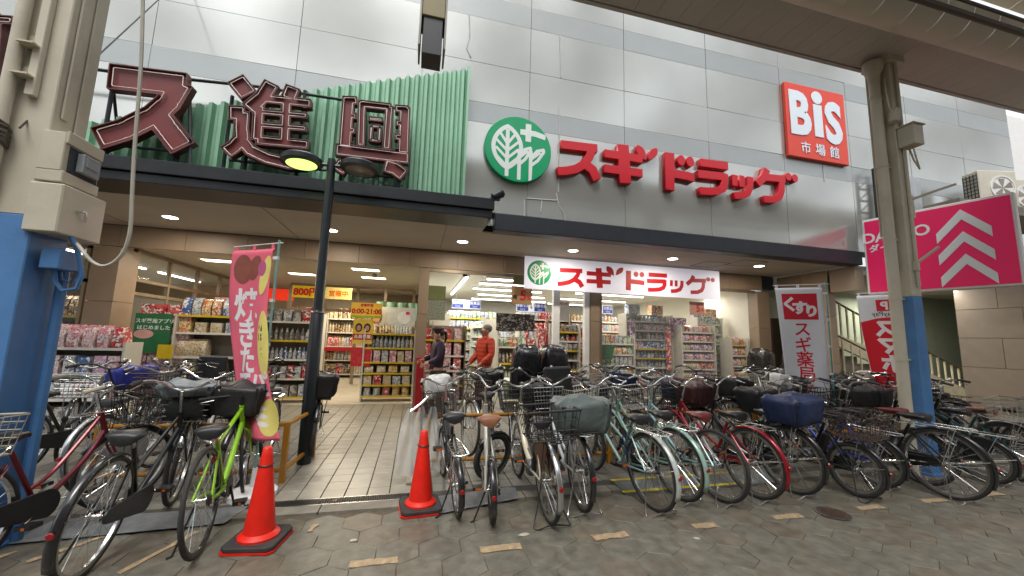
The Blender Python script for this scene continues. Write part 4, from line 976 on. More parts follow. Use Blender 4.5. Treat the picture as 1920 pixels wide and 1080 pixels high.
tr = PY(1700, 552, 4.9); tl = PY(1606, 554, 5.5); tr.z = tl.z = (tr.z+tl.z)/2; w_ = (tr-tl).length
E_ = [([(0.005,.5),(w_*.35,.43),(w_*.65,.41),(w_-.005,.44),(w_-.005,1.72),(.005,1.72)], M_['rcloth'], .003), ([(w_*.38,.09),(w_*.7,.09),(w_*.7,.3),(w_*.38,.3)], M_['rprint'], .003)]
nobori('red and white cloth banner seen from behind with mirrored white lettering', tl, tr, 1.72, M_['wcloth'],
  [('P', w_*.54, .2, .2, M_['wprint'], .008), ('PayPay', w_*.5, .36, .115, M_['dprint'], .001)]+[(c_, w_*.52, .62+.31*i, .34, M_['wprint'], .016) for i, c_ in enumerate('スマホ')],
  mat('teal_pole_bright', '#4f9da6', .35, .2), .02, mirror=True, extras=E_, curl=0, seed=2.1, sway=(.1,.3))

# ================================================================= traffic cones, racks
M_['cone'] = mat('cone_red', '#e2200e', .45, var=.12, scale=9, dirt=.5, dirtcol=(.28,.05,.03), bump=.15, bscale=60)
def cone(x, y, rz, label, h=.68):
    t = thing('traffic_cone', label, 'traffic cone', (x, y, .004), rz, 'red traffic cones'); t.scale = (.86, .86, .96)
    MB().prism([(.2,.16),(.16,.2),(-.16,.2),(-.2,.16),(-.2,-.16),(-.16,-.2),(.16,-.2),(.2,-.16)], .012, .045, 'xy').build('rubber_weight', M_['rubber'], t, smooth=0, bevel=.006)
    MB().prism([(.205,.17),(.17,.205),(-.17,.205),(-.205,.17),(-.205,-.17),(-.17,-.205),(.17,-.205),(.205,-.17)], 0, .012, 'xy').build('base', M_['cone'], t, smooth=0)
    MB().lathe([(.155,.045),(.155,.06),(.135,.075),(.118,.085),(.045,h-.07),(.042,h-.06),(.035,h-.01),(.025,h),(.0,h+.003)], 32).build('cone_body', M_['cone'], t)
    MB().ring((0,0,h-.13), .058, .006, 'z', 20, 5).build('cord_ring', M_['wire'], t)
cone(-1.0, 3.3, -.15, 'red traffic cone standing alone in front of the green bicycle, nearest the camera')
cone(.13, 3.66, .1, 'red traffic cone at the drain beside the hanging plastic umbrella bags')
M_['ochre'] = mat('ochre_paint', '#a8741c', .45, var=.15, scale=6, dirt=.3, dirtcol=(.15,.09,.03))
def rack(name, label, segs, posts, z=.56):
    t = thing('parking_rail', label, 'railing', (0,0,.008), 0, 'ochre bicycle parking rails')
    for (a, b) in segs:
        for zz_ in (z, .12): MB().tube([(a[0],a[1],zz_),(b[0],b[1],zz_)], .022, 8).build('rail', M_['ochre'], t)
    for p in posts: MB().box(p[0]-.025, p[0]+.025, p[1]-.025, p[1]+.025, 0, z+.02).build('post', M_['ochre'], t, smooth=0)
rack('r', 'ochre steel rail behind the green and black bicycles at the left', [((-2.8,4.55),(-1.2,4.47)), ((-1.2,4.47),(-1.12,5.3))], [(-2.8,4.55),(-1.2,4.47),(-1.12,5.3)])
rack('r', 'ochre steel rail behind the small bicycles right of the entrance', [((.2,4.55),(4.6,4.5))], [(.2,4.55),(2.4,4.52),(4.6,4.5)], .6)
rack('r', 'ochre steel rail by the foot of the right-hand column', [((5.2,3.95),(6.9,3.95))], [(5.2,3.95),(6.9,3.95)], .42)
# umbrella bag stand with clear plastic bags
M_['film'] = mat('clear_film', '#dfe4e2', .2, var=.1, alpha=.36, bump=.6, bscale=14)
ub = thing('umbrella_bag_stand', 'stand hung with long clear plastic umbrella bags beside the cone', 'bag stand', (.12, 4.2, .01))
MB().tube([(0,.1,0),(0,.1,.75)], .014, 8).box(-.12,.12,0,.25,0,.02).build('stand', M_['alu'], ub); MB().tube([(-.12,-.06,.72),(.0,.02,.8),(.05,.06,.85)], .012, 6).ring((.06,.06,.87), .04, .009, 'y', 16, 5).build('handle', M_['chrome'], ub)
for i in range(3):
    vs = []; fs = []; nu, nv = 10, 16; x0 = -.13+.12*i
    for j in range(nv+1):
        for k in range(nu+1):
            a = k/nu; b = j/nv; vs.append((x0+(a-.5)*(.05+.16*math.sin(min(1,b*1.5)*1.57)), .02+.04*i+.02*math.sin(a*9+b*5+i), .74-.66*b))
    for j in range(nv):
        for k in range(nu): p = j*(nu+1)+k; fs.append((p,p+1,p+nu+2,p+nu+1))
    MB().add(vs, fs).build('plastic_bag', M_['film'], ub, smooth=180)
# opposite side of the arcade, behind the camera (seen only in reflections)
OB = thing('opposite_shop_building', 'plain shop building on the other side of the arcade', 'building')
MB().box(-16, 22, -6.2, -6, 0, 8.6).build('wall', mat('opposite_wall', '#b8b5ae', .7, var=.1, scale=1), OB, smooth=0)
MB().box(-16, 22, -6.0, -5.4, 2.9, 3.2).build('awning', M_['soffit'], OB, smooth=0)
# ================================================================= shop shelving and goods
M_['shelfm'] = mat('shelf_metal', '#d4d0c4', .4, .1, var=.05); M_['shelfd'] = mat('shelf_back', '#8e877a', .6)
M_['pr_y'] = mat('price_yellow', '#d6b81e', .5); M_['ptag'] = mat('price_white', '#dedbd0', .5)
PK = dict(pink=pack_mat('pink_pack', '#d68a95', '#e8c4c4', (.85,.82,.8)), red=pack_mat('red_pack', '#b9242e', '#d9605c', (.85,.8,.75)), white=pack_mat('white_pack', '#d9d6cf', '#c3c9c6', (.25,.3,.45)),
 green=pack_mat('green_pack', '#6f9a72', '#c2cfae', (.8,.8,.7)), blue=pack_mat('blue_pack', '#4f6fae', '#c6d0dc', (.85,.85,.85)), yellow=pack_mat('yellow_pack', '#d8b23c', '#e2d69a', (.7,.2,.1)),
 orange=pack_mat('orange_pack', '#cf6d27', '#e2b06a', (.85,.8,.7)), mauve=pack_mat('mauve_pack', '#8d4f86', '#d3a9c2', (.8,.75,.8)), brown=pack_mat('brown_pack', '#5e4234', '#a98a66', (.7,.6,.4)), grey=pack_mat('grey_pack', '#77746e', '#bdb9b0', (.15,.15,.15)), cream=pack_mat('cream_pack', '#cdbb93', '#e0d6bf', (.6,.45,.3)))
GM = {}
ORD = 'one two three four five six seven eight nine ten eleven twelve thirteen fourteen fifteen sixteen seventeen eighteen nineteen twenty'.split()+['last']*30

def good_mesh(kind, col, w_, d_, h_):
    k = (kind, col, round(w_,3), round(h_,3))
    if k in GM: return GM[k]
    mb = MB()
    if kind == 'box': mb.box(-w_/2, w_/2, -d_/2, d_/2, 0, h_)
    elif kind == 'bottle': r = w_/2; mb.lathe([(r*.9,0),(r,h_*.04),(r,h_*.62),(r*.45,h_*.8),(r*.38,h_*.86),(r*.42,h_*.87),(r*.42,h_)], 10)
    elif kind == 'bag': 
        vs = []; 
        for z, kx, ky in ((0,.92,.8),(.12,1,1),(.5,1,1.05),(.85,.98,.7),(1,.96,.12)): vs += [(-w_/2*kx,-d_/2*ky,h_*z),(w_/2*kx,-d_/2*ky,h_*z),(w_/2*kx,d_/2*ky,h_*z),(-w_/2*kx,d_/2*ky,h_*z)]
        fs = [(3,2,1,0),(16,17,18,19)]
        for q in range(4):
            for e in range(4): fs.append((q*4+e, q*4+(e+1)%4, q*4+4+(e+1)%4, q*4+4+e))
        mb.add(vs, fs)
    else: r = w_/2; mb.lathe([(r,0),(r,h_)], 10)
    GM[k] = mb.mesh({'box':'carton','bottle':'bottle','bag':'pouch','tub':'tub'}[kind], PK[col], 0 if kind == 'box' else 40); return GM[k]
NAMES = {'box':'carton','bottle':'bottle','bag':'pouch','tub':'tub'}
def shelf_unit(label, x, y, rot, wd, ht, levels, fill, dep=.38, where='', top=None, yellow=.3, color='shelfm', single=True, seed=0):
    """fill: one (kind, colours, width, height) per level from the bottom up"""
    rn = random.Random(seed+int(abs(x)*100)); t = thing('shelf_unit', label, 'shelf', (x, y, .01), rot)
    MB().box(-wd/2, wd/2, .0, .02, .05, ht).build('back_panel', M_['shelfd'], t, smooth=0)
    for s_ in (-1, 1): MB().box(s_*wd/2-.015, s_*wd/2+.015, -dep, .02, 0, ht).build('side_frame', M_[color], t, smooth=0)
    R_ = Matrix.Translation((x, y, .01)) @ Matrix.Rotation(rot, 4, 'Z')
    extra = []
    for k, z in enumerate(levels):
        sh = MB().box(-wd/2+.016, wd/2-.016, -dep+.01*k, -.001, z-.025, z).build('shelf', M_[color], t, smooth=0)
        MB().box(-wd/2+.02, wd/2-.02, -dep+.01*k-.008, -dep+.01*k-.001, z-.035, z+.005).build('price_rail', M_['pr_y' if rn.random() < yellow else 'ptag'], sh, smooth=0)
        if k >= len(fill) or not fill[k]: continue
        kind, cols, gw, gh = fill[k]; n = int((wd-.06)/(gw*1.06)); nxt = (levels[k+1]-z-.04) if k+1 < len(levels) else 9
        cur = cols[0]
        for i in range(n):
            if i % max(1, int(.2/gw)) == 0: cur = cols[rn.randrange(len(cols))]
            gx = -wd/2+.035+gw*.5+i*(wd-.06)/n; hh = min(gh*(1 if cur != cols[0] else .93), nxt); gd = min(dep*.75, .2)
            p = R_ @ Vector((gx, -dep+.02+gd/2+.01*k+rn.uniform(0,.02), z+.001))
            me = good_mesh(kind, cur, gw*.93, gd, hh)
            if single:
                o = link(NAMES[kind], me, None, p, (0,0,rot+rn.uniform(-.05,.05)))
                lv = ('lowest','second lowest','middle','second highest','top','very top')[min(k,5)]
                cn_ = {'grey':'grey','cream':'cream'}.get(cur, cur)
                tag(o, '%s %s, %s from left, %s shelf, %s' % (cn_, NAMES[kind], ORD[i], lv, where), NAMES[kind], 'goods on the %s' % where)
            else:
                extra.append((me, Matrix.Translation(p) @ Matrix.Rotation(rot+rn.uniform(-.05,.05), 4, 'Z')))
    if extra:
        bycol = {}
        for me, Mx in extra: bycol.setdefault(me.materials[0].name, []).append((me, Mx))
        for cname, lst in bycol.items():
            mb = MB()
            for me, Mx in lst: mb.add([Mx @ v.co for v in me.vertices], [tuple(p.vertices) for p in me.polygons])
            o = mb.build('packed_goods', MATS[cname], None, smooth=0); o['kind'] = 'stuff'; o['label'] = '%s packed along the shelves of the %s' % (cname.replace('_',' ')+'s', where)
    return t
# A: outside shelf with pink and white packs, left of the entrance
shelf_unit('low white shelf of pink detergent packs in front of the left brown pier', -4.85, 7.55, 0, 1.15, 1.25, (.1,.42,.78,1.16), [('box',('white','grey'),.16,.2), ('bag',('white','pink'),.17,.24), ('box',('blue','pink','mauve','white'),.155,.26), ('bag',('red','pink'),.15,.34)], where='low shelf before the left pier')
# B: boxes stacked with shelf to the right
shelf_unit('white shelf of tissue packs and bags inside the entrance hall at the left', -3.75, 8.75, 0, 1.05, 1.75, (.12,.6,.98,1.42,1.74), [('box',('white','cream'),.3,.36), ('bag',('cream','white'),.34,.3), ('bag',('cream','yellow'),.5,.34), ('box',('cream','yellow','white'),.2,.2), ('bag',('orange','green','pink','blue','white'),.15,.33)], where='tissue shelf in the hall')
for i in range(9):
    for j in range(4):
        col = 'red' if i == 8 else 'pink'
        o = link('carton', good_mesh('box', col, .19, .2, .205), None, (-4.78+.2*j+(random.uniform(-.01,.01)), 8.55+(.02*(i % 2)), .02+.213*i), (0,0,random.uniform(-.04,.04)))
        tag(o, '%s carton, %s layer up, %s column, tall tissue carton stack' % ('red' if i == 8 else 'pale pink', ('first','second','third','fourth','fifth','sixth','seventh','eighth','ninth')[i], ('first','second','third','fourth')[j]), 'carton', 'tall stack of tissue cartons')
for i in range(4): o = link('carton', good_mesh('box', 'red' if i % 2 else 'pink', .19, .2, .2), None, (-3.98+.2*i, 9.3, 2.1)); tag(o, '%s carton behind the top of the tissue shelf, %s from the left' % ('red' if i % 2 else 'pink', ORD[i]), 'carton', 'cartons above the tissue shelf'); o.location.z = 1.96
shelf_unit('tall shelf of mixed goods by the clerestory screen in the hall', -2.6, 9.6, 0, 1.2, 1.9, (.12,.5,.9,1.3,1.7), [('box',('grey','white'),.14,.25), ('box',('white','red'),.12,.26), ('bottle',('white','blue'),.08,.25), ('bottle',('white','grey'),.09,.26), ('box',('white','red','grey'),.16,.26)], where='mixed shelf behind the pink banner', single=False)
sg = thing('green_poster_stand', 'green poster board with white writing standing among the stacked cartons', 'poster', (-4.6, 8.35, 0)); MB().box(-.28,.28,0,.02,1.05,1.75).build('board', mat('poster_green', '#1f6b3c', .5), sg, smooth=0)
for k in range(2): text('スギ薬局アプリ' if k == 0 else 'はじめました', .085, chw, sg, (.02,-.003,1.62-.12*k), bold=.002, extrude=.001)
MB().prism(blob(-.12,1.38,.15,.08), -.004, -.001).build('picture', mat('poster_pink', '#d8a39a', .6), sg, smooth=0)
yc = thing('price_card', 'yellow price card on the stack of pink cartons', 'price card', (-4.35,8.33,0)); MB().box(-.12,.12,0,.006,.95,1.2).build('card', M_['pr_y'], yc, smooth=0)
# C: tall gondola right of the corridor
shelf_unit('tall gondola of bottles and pouches at the right of the entrance corridor', -.55, 9.65, 0, 1.1, 1.6, (.12,.36,.62,.86,1.18,1.5), [('tub',('white','red','yellow'),.17,.18), ('box',('white','red','cream'),.18,.2), ('bag',('cream','yellow','white'),.2,.17), ('box',('cream','white','pink'),.15,.26), ('bottle',('white','cream','white'),.088,.28), ('bottle',('white','brown','cream'),.06,.22)], where='gondola by the entrance corridor', yellow=.8)
pp = thing('display_topper', 'poster topper with a beauty portrait and white plates above the tall gondola', 'poster', (-.55, 9.6, 1.68))
MB().box(-.53,.53,0,.02,0,.46).build('board', mat('topper_grey', '#b9bdb8', .5, var=.1, scale=9), pp, smooth=0)
MB().prism(blob(-.36,.24,.13,.17), -.004,-.001).build('portrait_hair', M_['blackp'], pp, smooth=0); MB().prism(blob(-.35,.19,.085,.11), -.008,-.0045).build('portrait_face', mat('print_skin', '#c98f78', .6), pp, smooth=0)
MB().lathe([(.15,0),(.15,.004)], 24, Matrix.Translation((.27,-.001,.22)) @ Matrix.Rotation(UP,4,'X')).build('plate_print', mat('topper_white', '#d9d9dc', .4), pp); MB().prism(blob(.35,.33,.05,.04), -.009,-.006).build('badge', M_['print'], pp, smooth=0)
for i in range(4):
    o = MB().lathe([(.11,0),(.11,.42)], 16).build('green_roll', mat('green_roll', '#6d8f76', .5, var=.1)); o.location = (-.85+.25*i, 9.85, 1.85); tag(o, 'green wrapped roll on top of the tall gondola, %s from the left' % ORD[i], 'roll', 'green rolls on the gondola top')
# D: wire rack with red and pink packs
shelf_unit('wire rack of red and pink boxed packs beside the doorway pier', .62, 9.05, 0, .95, 1.72, (.1,.42,.74,1.06,1.4), [('box',('red','pink'),.17,.28), ('box',('red','pink'),.17,.28), ('box',('red','pink'),.17,.28), ('box',('red','pink'),.17,.29), ('box',('red','pink'),.17,.26)], where='red pack rack by the doorway', color='alud')
rb = thing('red_bin_rack', 'red upright panel standing beside the woman', 'panel', (.13, 8.0, .01)); MB().box(-.07,.07,0,.3,0,1.05).build('panel', mat('deep_red_panel', '#a01622', .4), rb, smooth=0, bevel=.01)
# E: dark topped gondola in the doorway
shelf_unit('gondola with a black poster topper just inside the shop doorway', 2.35, 9.2, 0, .95, 1.5, (.12,.5,.9,1.28), [('box',('brown','green'),.13,.3), ('bottle',('green','brown','grey'),.07,.28), ('bottle',('brown','grey','green'),.08,.26), ('bag',('orange','red','green'),.1,.2)], where='black topped gondola')
bt = MB().box(-.48,.48,0,.02,0,.42).build('poster_topper', pack_mat('topper_dark', '#26272b', '#4c4a48', (.45,.42,.4))); bt.location = (2.35,9.1,1.66); tag(bt, 'black poster topper above the doorway gondola', 'poster')
pk = MB().box(-.09,.09,-.1,.1,0,1.35).build('pink_display', PK['red']); pk.location = (2.95,8.9,.4); tag(pk, 'narrow pink display column right of the black topped gondola', 'display')
# far shelves of the shop: everything past the front row
def far(label, x, y, rot, wd, ht, cols, where, n=5, kinds=('box','bottle','bag')):
    ht = ht+.25
    lv = [.12+i*(ht-.3)/(n-1)*1.0 for i in range(n)]; rn = random.Random(int(abs(x*77)+y*13))
    fl = [(kinds[rn.randrange(len(kinds))], tuple(rn.sample(cols, min(3, len(cols)))), rn.choice((.08,.1,.12)), (ht-.3)/(n-1)*.75) for _ in range(n)]
    shelf_unit(label, x, y, rot, wd, ht, lv, fl, where=where, single=False)
far('dark chocolate and snack shelf right of the white door post', 3.45, 9.0, .0, .75, 1.6, ['brown','grey','red','white'], 'snack shelf', 8)
far('snack shelf end with hanging red packs', 3.5, 10.6, 0, 1.5, 1.95, ['red','brown','orange','white'], 'second snack shelf', 8)
far('orange and green fruit display shelf behind the window', 4.75, 8.95, 0, 1.0, 1.35, ['orange','yellow','green','white'], 'fruit display shelf', 6)
far('white shelf of small bottles in the middle of the right window', 5.95, 9.35, 0, 1.35, 1.95, ['white','pink','grey','blue'], 'middle bottle shelf', 9)
far('shelf of pink and mauve packs in the right window', 7.15, 9.0, 0, 1.0, 1.7, ['mauve','pink','red','cream'], 'mauve pack shelf', 8)
far('shelf of green and white bottles at the right end of the shop', 7.95, 9.5, 0, .8, 1.95, ['green','white','blue'], 'right end shelf', 8)
far('yellow and pink pouch rack near the right door frame', 8.28, 8.85, 0, .52, 1.4, ['yellow','pink','orange'], 'pouch rack', 6, ('bag',))
far('shelf row behind the fruit display', 5.1, 10.6, 0, 1.7, 1.95, ['white','pink','cream','orange'], 'row behind the fruit display', 8)
for (x_, y_, z_, w_, h_, c_, lb_) in ((6.75,8.9,1.9,.5,.5,'mauve','mauve poster board over the mauve pack shelf'),(6.35,8.75,1.35,.12,1.1,'red','narrow pink hanging strip left of the mauve pack shelf'),(7.72,8.75,1.3,.12,1.3,'mauve','narrow magenta hanging strip right of the mauve pack shelf'),(5.35,8.8,1.45,.14,1.2,'mauve','narrow purple hanging strip right of the fruit display'),(4.05,8.9,1.2,.2,1.2,'red','bunch of hanging red packs left of the brown post'),(3.05,8.75,1.3,.1,1.3,'red','narrow red strip beside the white door post')):
    o = MB().box(-w_/2,w_/2,0,.04,-h_/2,h_/2).build('hanging_display', PK[c_], smooth=0); o.location = (x_,y_,z_); tag(o, lb_, 'display')
far('tall shelf deep in the left shop aisle', 1.75, 12.6, 0, 1.6, 2.0, ['white','blue','green'], 'left deep aisle shelf', 7)
far('white medicine shelf along the left aisle', .45, 11.6, UP, 3.2, 1.8, ['white','blue','green','grey'], 'left wall shelf', 6)
far('white shelf running down the aisle by the man', 2.05, 11.0, -UP, 2.2, 1.7, ['white','green','blue'], 'aisle shelf by the man', 7)
for i in range(4): far('back wall shelf of the shop, bay %s from the left' % ('one','two','three','four')[i], 1.6+2.1*i, 15.8, 0, 2.0, 2.1, ['white','blue','pink','green','grey'], 'back wall bay %s' % ('one','two','three','four')[i], 7)
for i in range(3): far('hall shelf beyond the inner doors, %s' % ('left','centre','right')[i], -3.6+1.3*i, 14.6, 0, 1.2, 1.9, ['red','white','cream','brown'], 'hall shelf %s' % ('left','centre','right')[i], 5)
far('dark red cabinet behind the left window', -6.6, 9.6, 0, 1.3, 1.6, ['red','brown'], 'left window shelf', 4)
for (x, y, z, c_, lb) in ((5.6,9.25,2.21,'blue','blue box on top of the middle bottle shelf'),(6.3,9.25,2.21,'orange','orange box on top of the middle bottle shelf'),(7.75,9.4,2.21,'blue','blue box on top of the right end shelf'),(8.15,9.4,2.21,'orange','orange box on top of the right end shelf')):
    o = link('carton', good_mesh('box', c_, .34, .2, .26), None, (x, y, z)); tag(o, lb, 'carton')
gb = MB().lathe([(.14,0),(.2,.3),(.21,.3),(.21,.32)], 20).build('basket', mat('bin_green', '#0d6b3c', .4)); gb.location = (4.5, 8.6, 1.05); tag(gb, 'green plastic tub on the fruit display', 'tub')
red_ct = MB().box(-4,-.2,14.0,14.3,.9,1.0).build('red_counter', mat('counter_red', '#b0161d', .4), smooth=0); tag(red_ct, 'red band of the counter beyond the inner doors', 'counter')
# hanging and standing signs inside
M_['sblue'] = mat('aisle_blue', '#2f3f9c', .5, var=.15, scale=30); M_['swhite'] = mat('aisle_white', '#dfe3ea', .5, emit=.1, ecol='#dfe3ea')
def aisle(x, y, z, num, label, wds):
    t = thing('aisle_sign', label, 'sign', (x, y, z), 0, 'hanging aisle signs')
    MB().box(-.42,.42,0,.02,-.13,.13).build('board', M_['swhite'], t, smooth=0)
    for s_ in (-1,1): MB().box(s_*.25-.16, s_*.25+.16, -.004, -.001, -.11, .11).build('blue_panel', M_['sblue'], t, smooth=0); text(wds, .1, chw, t, (s_*.25,-.006,.04), bold=.001, extrude=.001); text('Care', .07, chw, t, (s_*.25,-.006,-.06), extrude=.001)
    text(num, .12, M_['wire'], t, (0,-.004,0), bold=.002, extrude=.001)
    MB().tube([(-.3,.01,.13),(-.3,.01,.36)], .004, 4).tube([(.3,.01,.13),(.3,.01,.36)], .004, 4).build('hanger', M_['alu'], t)
aisle(1.4, 11.2, 2.43, '5', 'small hanging aisle sign deeper inside, above the left aisle', '医薬品'); aisle(3.1, 10.3, 2.36, '6', 'hanging aisle sign close to the white door post', '健康食品'); aisle(5.35, 10.6, 2.42, '8', 'blue and white hanging aisle sign right of the brown post', '化粧品')
def board(name, label, cat, x, y, z, w_, h_, mt, lines=(), d=.012, rot=0):
    t = thing(name, label, cat, (x, y, z), rot); MB().box(-w_/2, w_/2, 0, d, -h_/2, h_/2).build('panel', mt, t, smooth=0)
    for txt, size, tm_, dx, dz, bo in lines: text(txt, size, tm_, t, (dx, -.004, dz), bold=bo, extrude=.001)
    return t
M_['kraft'] = mat('kraft_card', '#a3805a', .6, var=.1, scale=12)
board('discount_card', 'brown 5 percent discount card hanging left of the banner', 'sign', 2.2, 8.05, 2.42, .46, .4, M_['kraft'], [('5', .3, M_['print'], .03, 0, .01), ('%', .12, M_['print'], .16, -.05, .004), ('毎', .1, M_['wire'], -.15, -.04, .002)])
board('discount_card', 'small dark round-seal card above the discount card', 'sign', 2.2, 8.06, 2.76, .4, .2, mat('dark_card', '#5c5638', .6, var=.4, scale=30))
board('discount_card', 'brown 5 percent discount card hanging under the right end of the banner', 'sign', 6.65, 8.05, 2.34, .42, .32, mat('pinkish_card', '#b58a78', .6), [('5', .24, M_['print'], .03, 0, .008), ('%', .1, M_['print'], .15, -.03, .004)])
board('wall_poster', 'white poster with orange foot hanging behind the white door post', 'poster', 3.5, 9.0, 2.2, .4, .5, M_['white'], [('お知らせ', .08, M_['print'], 0, .18, .002)])
board('yellow_sale_sign', 'yellow sale banner reading 800 yen left of the lamp post', 'sign', -2.55, 10.0, 2.44, .62, .28, mat('sale_yellow', '#e6c81a', .5), [('800円', .22, M_['print'], -.02, 0, .008)])
board('yellow_sale_sign', 'pale yellow sale banner right of the lamp post', 'sign', -1.85, 10.0, 2.44, .6, .28, mat('sale_pale', '#d9c77a', .5, var=.15, scale=12), [('営業中', .15, M_['orange'], 0, 0, .003)])
oh = board('opening_hours_sign', 'yellow and red opening hours board reading 10:00 to 21:00', 'sign', -1.1, 9.3, 2.02, .66, .34, mat('hours_yellow', '#e8b53a', .5, emit=.1, ecol='#e8b53a'), [('10:00-21:00', .15, M_['print'], -.02, -.02, .006), ('営業時間', .07, M_['print'], 0, .12, .002)])
MB().box(-.33,.33,-.003,-.001,-.17,-.12).build('green_strip', mat('hours_green', '#9cc43a', .5), oh, smooth=0)
yp = board('face_poster', 'yellow poster with two smiling people under the opening hours', 'poster', -1.15, 9.31, 1.55, .42, .56, mat('poster_yellow', '#e3c14a', .5))
for s_ in (-1,1): MB().prism(blob(.09*s_,.08,.075,.1), -.004,-.001).build('portrait_hair', M_['blackp'], yp, smooth=0); MB().prism(blob(.09*s_,.07,.045,.065), -.008,-.005).build('portrait_face', MATS['print_skin'], yp, smooth=0)
MB().box(-.2,.2,-.004,-.001,-.19,-.06).build('red_band', M_['print'], yp, smooth=0); text('会員募集', .09, chw, yp, (0,-.006,-.12), bold=.002, extrude=.001)
board('red_poster', 'red and white poster below the yellow one, left of the gondola', 'poster', -1.15, 9.31, .98, .42, .42, mat('poster_red', '#c8333a', .5, var=.3, scale=14))
board('olive_board', 'olive green panel beside the doorway pier', 'panel', .42, 8.7, 2.45, .38, .3, mat('olive_panel', '#6f7a46', .6))
board('leaf_pattern_panel', 'speckled grey leaf pattern panel below the olive panel', 'panel', .42, 8.7, 2.05, .4, .42, mat('speckle_panel', '#8b9180', .6, var=.6, scale=40))
rs = board('red_lit_sign', 'red lit sign strip behind the last clerestory pane', 'sign', -4.3, 13.3, 2.62, 1.1, .36, mat('lit_red', '#d0301c', .4, emit=.5, ecol='#e03018', var=.3, scale=8))
hr = thing('hose_reel', 'round dark red hose reel on the hall wall right of the pink banner', 'hose reel', (-2.42, 10.6, 1.95)); MB(Matrix.Rotation(UP,4,'X')).lathe([(.05,0),(.17,.0),(.19,.03),(.17,.07),(.05,.07)], 24).build('reel', mat('reel_red', '#8e1218', .4), hr)
for i, (x, y, z, lb) in enumerate(((1.03,8.75,2.85,'dome camera on the shop ceiling near the doorway pier'),(-1.05,9.9,2.86,'dome camera on the hall ceiling above the opening hours sign'))):
    t = thing('dome_camera', lb, 'camera', (x, y, z)); MB().lathe([(.06,.13),(.06,.09),(.05,.02),(.02,0)][::-1], 14).build('dome', M_['blackp'], t); MB().lathe([(.07,.09),(.07,.13)], 14).build('base', M_['white'], t)
cbx = MB().box(-.22,.22,-.2,.2,0,.5).build('cardboard_box', mat('cardboard', '#a9805a', .7, var=.08)); cbx.location = (2.55, 7.6, .01); tag(cbx, 'brown cardboard box on the floor behind the tall black bicycle', 'box')
tbx = MB().box(-.6,.6,-.35,.35,.55,.6).box(-.55,-.5,-.3,.3,0,.55).box(.5,.55,-.3,.3,0,.55).build('display_table', M_['white'], smooth=0); tbx.location = (2.35, 8.3, .01); tag(tbx, 'low white display table in front of the black topped gondola', 'table')

# ================================================================= people
def skin(name, pts, edges, rad, mt, parent, sub=2, root=0):
    me = bpy.data.meshes.new(name); me.from_pydata(pts, edges, [])
    o = bpy.data.objects.new(name, me); COL.objects.link(o)
    sk = o.modifiers.new('skin', 'SKIN'); sk.use_smooth_shade = True
    if not me.skin_vertices: me.attributes  # layer is made by the modifier
    bm = bmesh.new(); bm.from_mesh(me); ly = bm.verts.layers.skin.verify()
    for v, r in zip(bm.verts, rad):
        v[ly].radius = (r, r) if not isinstance(r, tuple) else r
        v[ly].use_root = False
    bm.verts.ensure_lookup_table(); bm.verts[root][ly].use_root = True
    bm.to_mesh(me); bm.free()
    ss = o.modifiers.new('sub', 'SUBSURF'); ss.levels = sub; ss.render_levels = sub
    m2 = bpy.data.meshes.new_from_object(o.evaluated_get(bpy.context.evaluated_depsgraph_get())); bpy.data.objects.remove(o)
    m2.materials.clear(); m2.materials.append(mt); m2.polygons.foreach_set('use_smooth', [True]*len(m2.polygons))
    return link(name, m2, parent)
